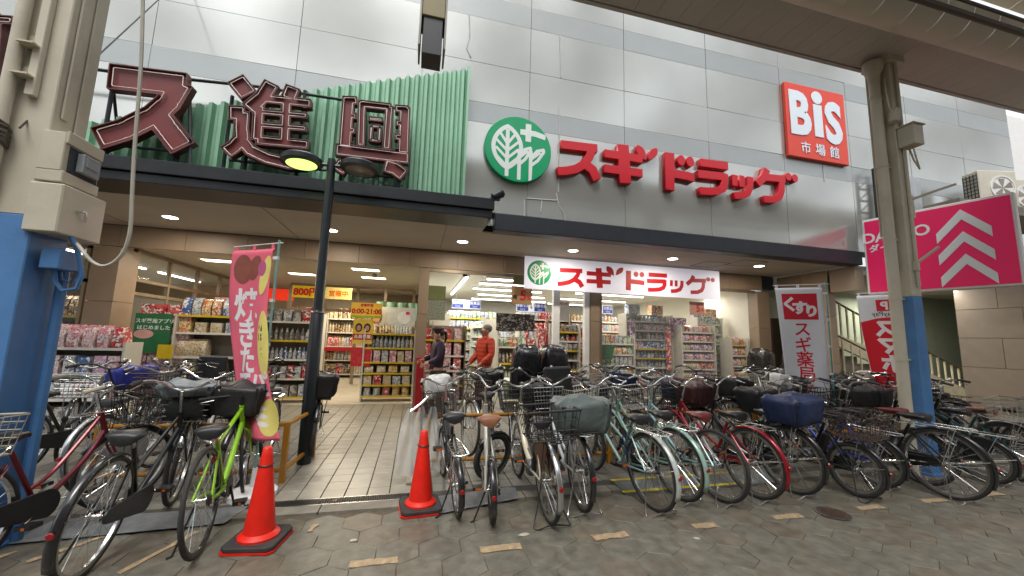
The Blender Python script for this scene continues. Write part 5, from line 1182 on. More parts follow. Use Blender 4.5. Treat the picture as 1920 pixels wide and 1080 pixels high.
def person(label, x, y, rz, ht, jacket, trousers, hair, skinc, arms, female=False, puffer=False, head_tilt=0):
    """faces local -Y before rotation; arms = (left elbow, left hand, right elbow, right hand)"""
    t = thing('person', label, 'person', (x, y, .01), rz); k = ht/1.72
    P = {}; V = []; Rr = []; Ed = []
    def v(n, p, r): P[n] = len(V); V.append(tuple(Vector(p)*k)); Rr.append(tuple(q*k for q in r) if isinstance(r, tuple) else r*k)
    def e(a, b): Ed.append((P[a], P[b]))
    sh = .17 if female else .2
    v('pel', (0,0,.93), (.15,.11)); v('waist', (0,0,1.1), (.13,.1)); v('chest', (0,.01,1.3), (.155,.115)); v('neckb', (0,.015,1.44), .065); v('neck', (0,0,1.5), .052); 
    v('head', (0,-.02,1.565), (.078,.088)); v('crown', (0,.0,1.645), (.084,.1))
    for a, b in (('pel','waist'),('waist','chest'),('chest','neckb'),('neckb','neck'),('neck','head'),('head','crown')): e(a, b)
    for s_, el, hd in ((-1,arms[0],arms[1]),(1,arms[2],arms[3])):
        n = str(s_); v('sh'+n, (s_*sh,.01,1.415), .058); v('el'+n, el, .043); v('wr'+n, hd, .028); e('chest','sh'+n); e('sh'+n,'el'+n); e('el'+n,'wr'+n)
        d = (Vector(hd)-Vector(el)).normalized(); v('pa'+n, Vector(hd)+d*.07, .032); e('wr'+n,'pa'+n)
        v('hip'+n, (s_*.085,0,.88), .09); v('kn'+n, (s_*.095,-.02+.04*s_,.48), .06); v('an'+n, (s_*.1,.03+.06*s_,.09), .04); v('toe'+n, (s_*.11,-.11+.06*s_,.035), .03); e('pel','hip'+n); e('hip'+n,'kn'+n); e('kn'+n,'an'+n); e('an'+n,'toe'+n)
    skm = mat('skin_'+('a' if female else 'b'), skinc, .5, var=.04)
    body = skin('body', V, Ed, Rr, skm, t)
    # fingers rooted in the palms
    for s_, el, hd in ((-1,arms[0],arms[1]),(1,arms[2],arms[3])):
        d = (Vector(hd)-Vector(el)).normalized(); sx_ = d.cross(Vector((1,0,0))).normalized(); base = Vector(hd)+d*.08
        fm = MB()
        for f_ in range(4):
            o_ = sx_*(-.024+.016*f_); ln = (.062,.07,.066,.052)[f_]
            fm.tube([tuple((base+o_)*k), tuple((base+o_+d*ln*.5)*k), tuple((base+o_+d*ln*.8+Vector((-s_*.018,0,-.012)))*k), tuple((base+o_+d*ln*.9+Vector((-s_*.03,0,-.02)))*k)], [.0095*k,.009*k,.008*k,.006*k], 8)
        th = base-d*.05-sx_*.025; fm.tube([tuple(th*k), tuple((th-sx_*.025+d*.03)*k), tuple((th-sx_*.03+d*.055)*k)], [.011*k,.01*k,.007*k], 8)
        fm.build('fingers', skm, body)
    # jacket
    V2 = []; R2 = []; E2 = []; Q = {}
    def v2(n, p, r): Q[n] = len(V2); V2.append(tuple(Vector(p)*k)); R2.append(tuple(q*k for q in r) if isinstance(r, tuple) else r*k)
    add = .028 if puffer else .02
    v2('hem', (0,0,.86), (.165+add*.3,.135)); v2('w', (0,0,1.06), (.15+add,.125+add*.5)); v2('c', (0,.01,1.28), (.165+add,.13+add*.5)); v2('n', (0,.012,1.44), (.1,.09)); v2('col', (0,.01,1.515), (.075,.075))
    E2 += [(0,1),(1,2),(2,3),(3,4)]
    for s_, el, hd in ((-1,arms[0],arms[1]),(1,arms[2],arms[3])):
        n = str(s_); v2('s'+n, (s_*(sh+.005),.01,1.41), .075+add*.5); mid = (Vector((s_*sh,.01,1.4))+Vector(el))/2; v2('m'+n, mid, .062+add*.5); v2('e'+n, el, .055+add*.5); v2('f'+n, (Vector(el)+Vector(hd))/2, .048+add*.4); v2('h'+n, Vector(hd)-(Vector(hd)-Vector(el)).normalized()*.01, .038+add*.2)
        E2 += [(Q['c'],Q['s'+n]),(Q['s'+n],Q['m'+n]),(Q['m'+n],Q['e'+n]),(Q['e'+n],Q['f'+n]),(Q['f'+n],Q['h'+n])]
    jk = skin('jacket', V2, E2, R2, jacket, t)
    # trousers and shoes
    V3 = [(0,0,.93)]; R3 = [(.155,.12)]; E3 = []
    for s_ in (-1,1):
        b0 = len(V3); V3 += [(s_*.09,0,.84),(s_*.096,-.02+.04*s_,.48),(s_*.1,.03+.06*s_,.1)]; R3 += [.1,.078,.062]; E3 += [(0,b0),(b0,b0+1),(b0+1,b0+2)]
    skin('trousers', [tuple(Vector(p)*k) for p in V3], E3, [tuple(q*k for q in r) if isinstance(r, tuple) else r*k for r in R3], trousers, t)
    for s_ in (-1,1): MB().lump((s_*.105*k,(-.05+.06*s_)*k,.045*k), (.048*k,.14*k,.045*k), 1, 0, .7).build('shoe', M_['blackp'], t)
    # head details
    hm = MB()
    if female:
        hm.lump((0,.025*k,1.655*k), (.096*k,.105*k,.1*k), 3, .03, .95); hm.tube([(0,.11*k,1.68*k),(0,.16*k,1.64*k),(0,.165*k,1.54*k),(0,.14*k,1.43*k)], [.02*k,.032*k,.03*k,.008*k], 10)
        hm.build('hair', hair, t)
        cp = MB().lump((0,-.0*k,1.71*k), (.1*k,.115*k,.055*k), 4, 0, .9); cp.prism(blob(0,-.13*k,.065*k,.06*k), 1.685*k, 1.694*k, 'xy'); cp.build('visor_cap', mat('dark_cap', '#3a2226', .7), t)
    else:
        hm.lump((0,.04*k,1.65*k), (.09*k,.09*k,.08*k), 3, .04, .95); hm.build('hair', hair, t)
        gl = MB(); gl.ring((-.032*k,-.118*k,1.605*k), .022*k, .0025, 'y', 14, 4).ring((.032*k,-.118*k,1.605*k), .022*k, .0025, 'y', 14, 4).tube([(-.06*k,-.105*k,1.61*k),(-.09*k,.02*k,1.605*k)], .0028, 4).tube([(.06*k,-.105*k,1.61*k),(.09*k,.02*k,1.605*k)], .0028, 4); gl.build('glasses', M_['wire'], t)
    fm = MB().tube([(0,-.105*k,1.605*k),(0,-.137*k,1.577*k),(0,-.108*k,1.562*k)], [.008*k,.014*k,.01*k], 8)
    for s_ in (-1,1): fm.lump((s_*.088*k,.0,1.59*k), (.01*k,.02*k,.032*k), 1, 0, .8, 8, 6)
    fm.build('nose_and_ears', skm, t)
    for s_ in (-1,1): MB().lump((s_*.03*k,-.102*k,1.605*k), (.012*k,.008*k,.007*k), 1, 0, .9, 8, 6).build('eye', M_['blackp'], t)
    MB().lump((0,-.107*k,1.532*k), (.022*k,.006*k,.006*k), 1, 0, .9, 8, 6).build('mouth', mat('lips', '#9b5548', .5), t)
    return t
pj = mat('orange_puffer', '#b5371a', .6, var=.08, scale=10); n = pj.node_tree; wv = n.nodes.new('ShaderNodeTexWave'); wv.bands_direction = 'Z'; wv.inputs['Scale'].default_value = 4.2; wv.inputs['Distortion'].default_value = .8; bp_ = n.nodes.new('ShaderNodeBump'); bp_.inputs['Strength'].default_value = .3; bp_.inputs['Distance'].default_value = .012
tcx = n.nodes.new('ShaderNodeTexCoord'); n.links.new(tcx.outputs['Object'], wv.inputs['Vector']); n.links.new(wv.outputs[0], bp_.inputs['Height']); n.links.new(bp_.outputs[0], n.nodes['Principled BSDF'].inputs['Normal'])
person('grey-haired man in an orange puffer jacket and glasses looking down, facing left', 1.3, 7.3, -1.25, 1.72, pj, mat('dark_trousers', '#26262a', .8), mat('grey_hair', '#6f6a62', .9, bump=.4, bscale=200), '#a9745c', ((-.26,-.02,1.16),(-.2,-.22,.98),(.27,-.0,1.16),(.22,-.2,1.0)), puffer=True)
person('woman in a dark purple jacket with cap and ponytail, facing left beside the red packs', .42, 7.4, -1.35, 1.62, mat('purple_jacket', '#2e1a33', .6, var=.15, bump=.3, bscale=12), mat('grey_trousers', '#4c4b42', .8), mat('black_hair', '#171210', .5, bump=.3, bscale=200), '#c9937a', ((-.21,-.04,1.16),(-.14,-.24,1.1),(.22,-.02,1.14),(.15,-.22,1.05)), female=True)
# ================================================================= bicycles
WH = {}
def wheel_meshes(R, rimc='rim_alu', tw=.019, nsp=28):
    k = (R, rimc, tw)
    if k in WH: return WH[k]
    rm = mat('rim_alu', (.6,.6,.6), .25, 1, var=.1) if rimc == 'rim_alu' else mat('rim_black', (.02,.02,.02), .3, .3)
    ty = MB().ring((0,0,0), R-tw, tw, 'y', 44, 8).mesh('tyre', M_['rubber'], 60)
    # rim: flattened ring, box section
    vs = []; fs = []; n = 44
    pr = [(R-tw*1.7, -.012), (R-tw*1.7, .012), (R-tw*2.9, .009), (R-tw*2.9, -.009)]
    for i in range(n):
        a = 2*math.pi*i/n
        for r, y in pr: vs.append((r*math.cos(a), y, r*math.sin(a)))
    for i in range(n):
        for j in range(4): fs.append((i*4+j, i*4+(j+1)%4, ((i+1)%n)*4+(j+1)%4, ((i+1)%n)*4+j))
    ri = MB().add(vs, fs).mesh('rim', rm, 30)
    sp = MB(); rr = R-tw*2.8
    for i in range(nsp):
        a = 2*math.pi*i/nsp; s_ = 1 if i % 2 else -1; b = a+(1.2 if (i//2) % 2 else -1.2)
        sp.tube([(.02*math.cos(b), .027*s_, .02*math.sin(b)), (rr*math.cos(a), .0, rr*math.sin(a))], .0017, 3, cap=False)
    sp.tube([(0,-.035,0),(0,.035,0)], .014, 10); sp.tube([(0,-.05,0),(0,.05,0)], .006, 6)
    for s_ in (-1,1): sp.tube([(0,.024*s_,0),(0,.03*s_,0)], .026, 12)
    hb_ = sp.mesh('wheel', M_['chrome'], 40)
    WH[k] = (hb_, ty, ri); return WH[k]
def arcpts(c, R, a0, a1, n=16): return [(c[0]+R*math.cos(math.radians(a0+(a1-a0)*i/n)), 0, c[2]+R*math.sin(math.radians(a0+(a1-a0)*i/n))) for i in range(n+1)]
def fender(c, R, a0, a1, mt, parent, w_=.052, M=None):
    P = arcpts(c, R+.014, a0, a1); vs = []; fs = []; pr = [(-w_/2,-.012),(-w_/2*.7,0),(0,.005),(w_/2*.7,0),(w_/2,-.012)]
    for p in P:
        d = Vector((p[0]-c[0],0,p[2]-c[2])).normalized()
        for y, o in pr: vs.append(Vector((p[0],y,p[2]))+d*o)
    for i in range(len(P)-1):
        for j in range(4): fs.append((i*5+j, i*5+j+1, (i+1)*5+j+1, (i+1)*5+j))
    o = MB(M).add(vs, fs).build('fender', mt, parent, smooth=60); s = o.modifiers.new('t','SOLIDIFY'); s.thickness = .0015
    return o
def wirebasket(mb, cx, cz, lx, wy, h, taper=.82, nx=7, ny=9, nz=5, r=.003):
    def P(u, v, w): k = taper+(1-taper)*w; return (cx+(u-.5)*lx*k, (v-.5)*wy*k, cz+w*h)
    rect = [(0,0),(1,0),(1,1),(0,1)]
    mb.tube([P(u,v,1) for u,v in rect], r*2.4, 6, closed=True); mb.tube([P(u,v,0) for u,v in rect], r*1.6, 5, closed=True)
    for k in range(1, nz): mb.tube([P(u,v,k/nz) for u,v in rect], r, 4, closed=True)
    for i in range(nx+1):
        t = i/nx; mb.tube([P(t,0,1),P(t,0,0),P(t,1,0),P(t,1,1)], r, 4)
    for i in range(1, ny):
        t = i/ny; mb.tube([P(0,t,1),P(0,t,0),P(1,t,0),P(1,t,1)], r, 4)
    return mb
def bike(label, X, Y, az, color='#20262a', kind='step', R=.335, steer=0, lean=-3, saddle='black', saddle_h=.77, grip='black', basket='black', bcover=None, rear=None, rcover=None, rack=True, fend='same', skirt=False, chaincase=True, stand='double', ebike=False, lamp=True, bag=None, bcap=None, seatcover=None, hb='swept', z=0, tw=.019, rimc='rim_alu', child=None, metal=.35, flip=False, reflect=True, group=None, bw=.36):
    t = thing('bicycle', label, 'bicycle', (X, Y, z), math.radians(90-az), group)
    t.rotation_euler = (math.radians(lean), 0, math.radians(90-az))
    FIN = random.choice((M_['chrome'], M_['blackp'], M_['blackp'], M_['chrome'], mat('dull_steel', (.32,.32,.31), .4, .9, var=.2, scale=20))) if z > 0 else M_['chrome']
    fm = mat('bike_'+color.strip('#'), color, .28, metal, var=.06, scale=8, coat=.5, dirt=.2, dirtcol=(.1,.09,.07))
    fdm = fm if fend == 'same' else (mat('fender_steel', (.55,.56,.56), .22, .9, var=.1) if fend == 'steel' else M_['blackm'] if fend == 'black' else mat('fender_'+fend.strip('#'), fend, .3, .2, coat=.4) if fend else None)
    WB = 1.08 if R > .3 else .98
    rh = Vector((0,0,R)); fh = Vector((WB,0,R)); bb = Vector((.43 if R > .3 else .42, 0, .285))
    sad = Vector((.2,0,saddle_h)); stt = bb+(sad-bb)*.82
    ht, hbm = Vector((WB-.235,0,.80)), Vector((WB-.185,0,.655 if R > .3 else .6))
    if hb == 'flat': ht.z += .02
    ax = (ht-hbm).normalized(); ST = Matrix.Translation(hbm) @ Matrix.Rotation(math.radians(steer), 4, ax) @ Matrix.Translation(-hbm)
    hm, ty, ri = wheel_meshes(R, rimc, tw)
    for c, Mx in ((rh, None), (fh, ST)):
        wv = link('wheel', hm, t); ml = Matrix.Translation(c) @ Matrix.Rotation(random.uniform(0,6), 4, 'Y')
        wv.matrix_local = (Mx @ ml) if Mx else ml
        link('tyre', ty, wv); link('rim', ri, wv)
        vt = None
    # frame
    f = MB(); tr = .016
    f.tube([tuple(bb), tuple(stt)], .0155, 10); f.tube([tuple(hbm-ax*.01), tuple(ht+ax*.015)], .02, 10)
    for s_ in (-1,1):
        f.tube([(bb.x-.02,.03*s_,bb.z),(0.0,.055*s_,R)], [.012,.009], 8)
        f.tube([(stt.x-.01,.014*s_,stt.z-.08),(0.0,.055*s_,R)], [.009,.008], 8)
    f.tube([(bb.x,-.04,bb.z),(bb.x,.04,bb.z)], .022, 12)
    if kind == 'step':
        f.tube(smoothp([tuple(hbm+ax*.015), (hbm.x-.12,0,.50), (bb.x+.12,0,.335), tuple(bb)], 2), .0185, 10)
        f.tube(smoothp([tuple(ht-ax*.01), (ht.x-.16,0,.62), (bb.x+.08,0,.45), tuple(bb+(stt-bb)*.28)], 2), .0135, 8)
    elif kind == 'diamond':
        f.tube([tuple(hbm+ax*.02), tuple(bb)], .0215, 10); f.tube([tuple(ht-ax*.02), tuple(bb+(stt-bb)*.93)], .0165, 10)
    elif kind == 'mixte':
        f.tube([tuple(hbm+ax*.02), tuple(bb)], .018, 10); f.tube([tuple(ht-ax*.02), tuple(bb+(stt-bb)*.55)], .014, 10)
    else:
        f.tube(smoothp([tuple((ht+hbm)/2), (hbm.x-.14,0,.46), (bb.x+.14,0,.345), tuple(bb)], 2), .03, 12)
    f.build('frame', fm, t)
    F = MB(ST); F.tube([tuple(hbm-ax*.02), tuple(hbm-ax*.05)], .02, 8)
    for s_ in (-1,1):
        q = hbm-ax*.05; F.tube(smoothp([(q.x,.0,q.z+.01),(q.x+.004,.048*s_,q.z-.01),(q.x+(fh.x-q.x)*.45,.05*s_,(q.z+R)/2-.02),(fh.x,.05*s_,R)], 2), .0095, 8)
    F.build('fork', mat('steel_fork', (.5,.5,.5), .3, .9) if fend == 'steel' and kind != 'diamond' else fm, t)
    sp_ = MB().tube([tuple(stt-(sad-stt)*.3), tuple(sad-Vector((0,0,.03)))], .0125, 8).build('seat_post', M_['chrome'], t)
    sm = dict(black=M_['blackp'], brown=M_['brownl'], red=mat('maroon_saddle', '#6d2a28', .45), tan=mat('tan_saddle', '#8a5a40', .5), cover=mat('saddle_cover', '#6b6f70', .35, bump=.6, bscale=20), white=M_['wcloth'])[saddle]
    sd = MB(); vs = []; fs = []
    prof = [(-.13,.07,.0),(-.115,.1,.022),(-.06,.105,.03),(.0,.075,.02),(.06,.04,.012),(.12,.024,.012),(.145,.012,.0)]
    for x_, w_, z_ in prof:
        for j in range(8):
            a = math.pi*2*j/8; vs.append((sad.x+x_, w_*math.cos(a), sad.z+z_*.8+(.02 if math.sin(a) > 0 else .05)*math.sin(a)*(1 if x_ < .08 else .5)))
    for i in range(len(prof)-1):
        for j in range(8): fs.append((i*8+j, (i+1)*8+j, (i+1)*8+(j+1)%8, i*8+(j+1)%8))
    fs += [tuple(range(8)), tuple(range(48,56))[::-1]]
    so_ = sd.add(vs, fs).build('saddle', sm, t, smooth=70)
    ss = MB(); 
    for s_ in (-1,1): ss.tube([(sad.x-.1,.03*s_,sad.z-.02),(sad.x-.02,.02*s_,sad.z-.04),(sad.x+.08,.012*s_,sad.z-.015)], .004, 5)
    ss.build('springs', M_['chrome'], so_)
    # stem and bars
    top = ht+ax*(.2 if hb != 'flat' else .1); HB = MB(ST); HB.tube([tuple(ht), tuple(top)], .0125, 8)
    gr = MB(ST)
    if hb == 'flat':
        c = top+Vector((.07,0,.01)); HB.tube([tuple(top), tuple(c)], .013, 8)
        HB.tube([(c.x-.03,-.3,c.z),(c.x,-.05,c.z),(c.x,.05,c.z),(c.x-.03,.3,c.z)], .0115, 8); ends = [((c.x-.018,s_*.19,c.z),(c.x-.032,s_*.305,c.z)) for s_ in (-1,1)]
    else:
        c = top+Vector((.03,0,0)); HB.tube([tuple(top), tuple(c)], .012, 8)
        for s_ in (-1,1): HB.tube(smoothp([(c.x,0,c.z),(c.x+.02,.07*s_,c.z+.005),(c.x-.0,.17*s_,c.z+.075),(c.x-.09,.245*s_,c.z+.085),(c.x-.21,.275*s_,c.z+.06)], 2), .0108, 8)
        ends = [((c.x-.1,s_*.25,c.z+.083),(c.x-.22,s_*.278,c.z+.058)) for s_ in (-1,1)]
    hbo = HB.build('handlebar', FIN if hb != 'flat' else M_['blackp'], t)
    gmt = dict(black=M_['blackp'], brown=M_['brownl'], white=mat('cream_grip', '#bdb6a2', .6))[grip]
    for a, b in ends:
        MB(ST).tube([a, b], .0165, 8).build('grip', gmt, hbo)
        a = Vector(a); b = Vector(b); d = (b-a).normalized(); MB(ST).tube([tuple(a-d*.03+Vector((.03,0,-.01))), tuple(a+Vector((.045,0,-.025))), tuple(b+Vector((.03,0,-.035)))], .0045, 6).build('brake_lever', M_['chrome'], hbo)
    cb = MB(ST); s_ = 1
    for s_ in (-1,1): cb.tube(smoothp([tuple(Vector(ends[(s_+1)//2][0])+Vector((.03,0,-.01))), (c.x+.1,.14*s_,c.z+.08), (c.x+.12,.04*s_,c.z-.04), (hbm.x+.03,.02*s_,hbm.z+.02)], 2), .003, 4)
    cb.build('cable', M_['blackp'], hbo)
    e0 = Vector(ends[0][0]); MB(ST).lathe([(.0,.03),(.016,.024),(.022,.01),(.023,.0)][::-1], 12, Matrix.Translation(e0+Vector((.05,.06,-.0)))).build('bell', M_['chrome'], hbo)
    # cranks, pedals, chain case
    a0 = random.uniform(0,6.28); ck = MB(); pedp = []
    for s_ in (-1,1):
        e_ = Vector((bb.x+.16*math.cos(a0)*s_, .065*s_, bb.z+.16*math.sin(a0)*s_)); ck.tube([(bb.x,.05*s_,bb.z), tuple(e_)], [.011,.008], 6); pedp.append((e_, s_))
    ck.lathe([(.075,-.003),(.08,0),(.075,.003)], 24, Matrix.Translation((bb.x,-.045,bb.z)) @ Matrix.Rotation(UP,4,'X'))
    cko = ck.build('crank', M_['chrome'] if fend else M_['blackp'], t)
    for e_, s_ in pedp:
        e_.z = max(e_.z, .06); MB().box(e_.x-.042,e_.x+.042,min(e_.y,e_.y+.085*s_),max(e_.y,e_.y+.085*s_),e_.z-.013,e_.z+.013).build('pedal', M_['blackp'], cko, smooth=0); MB().box(e_.x-.046,e_.x-.043,e_.y+.02*s_-.02,e_.y+.06*s_,e_.z-.008,e_.z+.008).build('pedal_reflector', M_['orange'], cko, smooth=0)
    if chaincase:
        P = []
        for i in range(13): a = math.radians(-80+160*i/12); P.append((bb.x+.095*math.cos(a), bb.z+.095*math.sin(a)))
        for i in range(7): a = math.radians(100+160*i/6); P.append((-.0+.045*math.cos(a), R+.045*math.sin(a)))
        MB().prism(P, -.068, -.052, 'xz').build('chain_case', M_['blackp'] if fend != 'steel' else fm, t, smooth=0, bevel=.003)
    else:
        MB().tube([(bb.x,-.045,bb.z+.08),(0,-.045,R+.03)], .0035, 4).tube([(bb.x,-.045,bb.z-.08),(0,-.045,R-.03)], .0035, 4).lathe([(.035,-.012),(.04,0),(.02,.012)], 16, Matrix.Translation((0,-.045,R)) @ Matrix.Rotation(UP,4,'X')).build('chain', M_['wire'], t)
    if fend:
        fo = fender(rh, R, 60 if R > .3 else 75, 205, fdm, t)
        ms = MB()
        for s_ in (-1,1): ms.tube([(0,.05*s_,R),(-(R+.01)*.94,.026*s_,R+(R+.01)*.3)], .0028, 5).tube([(0,.05*s_,R),(-(R+.01)*.2,.026*s_,R+(R+.01)*.98)], .0028, 5)
        ms.build('stay', M_['chrome'], fo)
        fo = fender(fh, R, 25, 150, fdm, t, M=ST); ms = MB(ST)
        for s_ in (-1,1): ms.tube([(fh.x,.05*s_,R),(fh.x+(R+.01)*.55,.026*s_,R+(R+.01)*.83)], .0028, 5)
        ms.build('stay', M_['chrome'], fo)
        if reflect:
            a = math.radians(172); rp_ = (rh.x+(R+.03)*math.cos(a), R+(R+.03)*math.sin(a)); ro = MB().lathe([(.0,.009),(.016,.007),(.02,0)][::-1], 14, Matrix.Translation((rp_[0],0,rp_[1])) @ Matrix.Rotation(-UP,4,'Y')).build('reflector', M_['redl'], t)
    elif reflect:
        MB().lathe([(.0,.014),(.018,.01),(.022,0)][::-1], 14, Matrix.Translation((stt.x-.06,0,stt.z-.12)) @ Matrix.Rotation(-UP,4,'Y')).build('reflector', M_['redl'], t)
    zr = max(2*R+.035, .66) if R > .3 else 2*R+.06
    if rack or rear:
        q = MB()
        for s_ in (-1,1): q.tube([(-.24,.06*s_,zr),(.13,.06*s_,zr),(stt.x-.02,.014*s_,zr+.02)], .005, 6).tube([(-.14,.06*s_,zr),(0,.058*s_,R)], .0045, 6)
        for k in range(5): q.tube([(-.24+.09*k,-.06,zr),(-.24+.09*k,.06,zr)], .004, 5)
        q.tube([(-.24,-.06,zr),(-.27,0,zr),(-.24,.06,zr)], .005, 6)
        q.build('rear_rack', FIN if not ebike else M_['blackp'], t)
    if skirt:
        q = MB()
        for s_ in (-1,1):
            P = [(0.02,R)]+[(.0+(R+.005)*math.cos(math.radians(a)), R+(R+.005)*math.sin(math.radians(a))) for a in range(35, 125, 9)]; q.prism(P, .036*s_, .038*s_, 'xz')
        q.build('skirt_guard', M_['blackp'] if skirt is True else mat('guard_'+skirt.strip('#'), skirt, .5), t, smooth=0)
    if stand == 'double':
        q = MB(); q.tube(smoothp([(0,-.05,R),(-.03,-.09,R*.5),(-.07,-.15,.01),(-.14,-.15,.008),(-.13,-.03,.03),(-.13,.03,.03),(-.14,.15,.008),(-.07,.15,.01),(-.03,.09,R*.5),(0,.05,R)], 1), .0055, 6); q.build('stand', M_['chrome'] if not ebike else M_['blackp'], t)
    else:
        MB().tube([(.06,.05,R-.03),(.02,.15,.012)], .007, 6).tube([(.02,.15,.012),(.0,.175,.012)], .009, 6).build('stand', M_['blackp'], t)
    if ebike:
        MB().box(bb.x-.13,bb.x-.06,-.04,.04,bb.z+.04,bb.z+.34, Matrix.Translation((bb.x,0,bb.z)) @ Matrix.Rotation(-.38,4,'Y') @ Matrix.Translation((-bb.x+.02,0,-bb.z))).build('battery', M_['blackp'], t, smooth=0, bevel=.012)
        MB().lathe([(.06,-.05),(.075,-.03),(.075,.03),(.06,.05)], 16, Matrix.Translation((bb.x+.03,0,bb.z)) @ Matrix.Rotation(UP,4,'X')).build('motor', mat('motor_grey', '#6d7072', .4, .5), t)
    if lamp and fend:
        MB(ST).lathe([(.0,.035),(.02,.03),(.03,0),(.024,-.03),(.0,-.035)][::-1], 14, Matrix.Translation((fh.x-.02,.0,2*R+.08)) @ Matrix.Rotation(UP,4,'Y')).build('head_lamp', M_['chrome'], t)
    def cover(c, sz, col, seed, M=None, name='basket_cover', fold=.07, rough=.5):
        return (MB(M).drape(c, sz, seed) if name == 'basket_cover' else MB(M).lump(c, sz, seed, fold, .5, 30, 18)).build(name, mat('cover_'+col.strip('#'), col, rough, var=.2, scale=7, bump=.8, bscale=16, dirt=.1, dirtcol=(.2,.2,.2)), t, smooth=180)
    if basket:
        bx, bz = WB+.03, (.70 if R > .3 else .66)
        bc = dict(black=M_['wire'], steel=mat('basket_steel', (.5,.5,.48), .3, .9), white=mat('basket_white', '#d6d4c9', .4), brown=mat('basket_brown', '#4a3a34', .5), grey=mat('basket_grey', '#a9a595', .5))[basket]
        q = MB(ST); wirebasket(q, bx, bz, .28, bw, .24); q.tube([(bx-.02,-.09,bz),(fh.x,-.06,R+.02)], .0045, 5).tube([(bx-.02,.09,bz),(fh.x,.06,R+.02)], .0045, 5)
        q.build('basket', bc, t)
        if bcover: cover((bx, 0, bz+.15), (.17,bw/2+.03,.125), bcover, int(X*50)%97, ST)
    if bcap:
        cover((WB+.03, 0, .82), (.14,bw/2-.02,.11), '#232425', 11, ST, 'basket_bag')
        cover((WB+.02, 0, .96), (.18,bw/2+.04,.05), bcap, 23, ST, 'basket_cover')
    if bag:
        cover((WB+.03, 0.02, .95), (.11,.13,.12), bag, 5, ST, 'basket_bag', .16, .35)
    if rear:
        rc = dict(black=M_['wire'], steel=mat('basket_steel', (.5,.5,.48), .3, .9), brown=mat('basket_brown', '#4a3a34', .5), grey=mat('basket_grey', '#a9a595', .5))[rear]
        q = MB(); wirebasket(q, -.08, zr+.015, .36, .44, .23, nx=8 if rear != 'black' else 5, ny=10 if rear != 'black' else 7, nz=5 if rear != 'black' else 3, r=.003 if rear != 'black' else .0042); q.build('rear_basket', rc, t)
        if rcover: cover((-.08, 0, zr+.14), (.19,.235,.125), rcover, int(X*31)%91)
    if child:
        MB().box(-.2,.08,-.17,.17,zr+.01,zr+.08).box(-.24,-.18,-.17,.17,zr+.05,zr+.5).box(-.2,.06,-.19,-.165,zr+.05,zr+.3).box(-.2,.06,.165,.19,zr+.05,zr+.3).build('child_seat', M_['blackp'], t, smooth=0, bevel=.02)
        if child != 'open': cover((-.08, 0, zr+.42), (.23,.21,.36), child, int(X*13)%83, None, 'rain_cover', .09, .22)
    if random.random() < .45:
        c0 = Vector((stt.x+.03, 0, stt.z-.16)); MB().tube([tuple(c0+Vector((.05*math.cos(q*.9), .035*math.sin(q*.9*1.1)+.01*q*.3, .09*math.sin(q*.9)-.02))) for q in range(15)], .006, 6).build('coil_lock', random.choice((M_['blackp'], mat('lock_blue', '#24406e', .4), mat('lock_clear', '#8c9a8f', .3))), t)
    if z > 0 and random.random() < .35:
        MB(ST).box(-.001,.001,-.04,.04,-.03,.03, Matrix.Translation((WB-.13,0,.78))).build('tag_sticker', M_['ptag'] if 'ptag' in M_ else M_['white'], t, smooth=0)
    if seatcover: MB().lump((sad.x-.01,0,sad.z+.02), (.15,.11,.05), 3, .08, .6).build('saddle_cover', mat('cover_'+seatcover.strip('#'), seatcover, .4, bump=.6, bscale=20), t, smooth=180)
    return t
# ---- front row, left of the entrance
bike('faded red bicycle at the far left edge with black front basket and grey rear basket', -2.48, 3.05, 8, '#7d1f2c', R=.33, rear='grey', saddle='black', fend='black', basket='black', steer=-28, grip='white', bw=.4, lean=-3)
bike('large black bicycle in the left foreground with grey covered front basket', -1.86, 3.05, -5, '#15171a', kind='mixte', R=.345, fend='black', basket='black', bcap='#7d868b', steer=8, lean=5, saddle_h=.78, bw=.36, stand='side', rack=False)
bike('lime green sports bicycle behind the nearest traffic cone', -1.32, 3.2, -7, '#8fc81e', kind='diamond', R=.345, fend=None, basket='black', bcover='#332e2f', bw=.28, rack=False, chaincase=False, hb='flat', stand='side', lean=-3, metal=.1, saddle='black', steer=10, tw=.015, rimc='rim_black')
# ---- front row, right of the entrance
bike('small black bicycle with front basket and white bag just right of the traffic cone', .43, 3.46, -3, '#1d1f22', kind='mixte', R=.25, fend='black', basket='brown', bag='#c9c9c6', stand='side', saddle_h=.78, steer=5)
bike('small white bicycle with brown saddle and front wheel turned sideways', .70, 3.3, 7, '#c9c6bb', kind='single', R=.25, fend='black', basket=None, saddle='tan', stand='side', saddle_h=.78, steer=-55, rack=False, tw=.024, rimc='rim_black')
bike('cream electric bicycle carrying a big black wire basket over the rear wheel', 1.16, 3.23, 1, '#d8cfb4', kind='single', R=.325, fend='steel', basket='black', rear='black', ebike=True, skirt='#6b4a36', metal=.1)
bike('white bicycle with a grey covered basket over the rear wheel', 1.52, 3.38, 4, '#d3d6d6', kind='step', R=.33, fend='black', basket='steel', rear='black', rcover='#56605f', metal=.1)
bike('pale mint bicycle with white front basket and broad white rear mudguard', 2.17, 3.27, -7, '#86a8a3', kind='mixte', R=.335, fend='#c8cfcb', basket='white', steer=8, lean=-4, metal=.2)
bike('turquoise bicycle with wire rear rack between the mint and white-framed ones', 2.57, 3.42, -8, '#8fb9ab', kind='step', R=.335, fend='#a8c8bb', basket='steel', lean=-5, metal=.2)
bike('light bicycle with brown saddle, brown grips and bare rear wheel', 2.94, 3.32, -9, '#9fc4c4', kind='mixte', R=.335, fend=None, basket='steel', saddle='red', grip='brown', rack=False, chaincase=False, lean=-5, tw=.018, metal=.2)
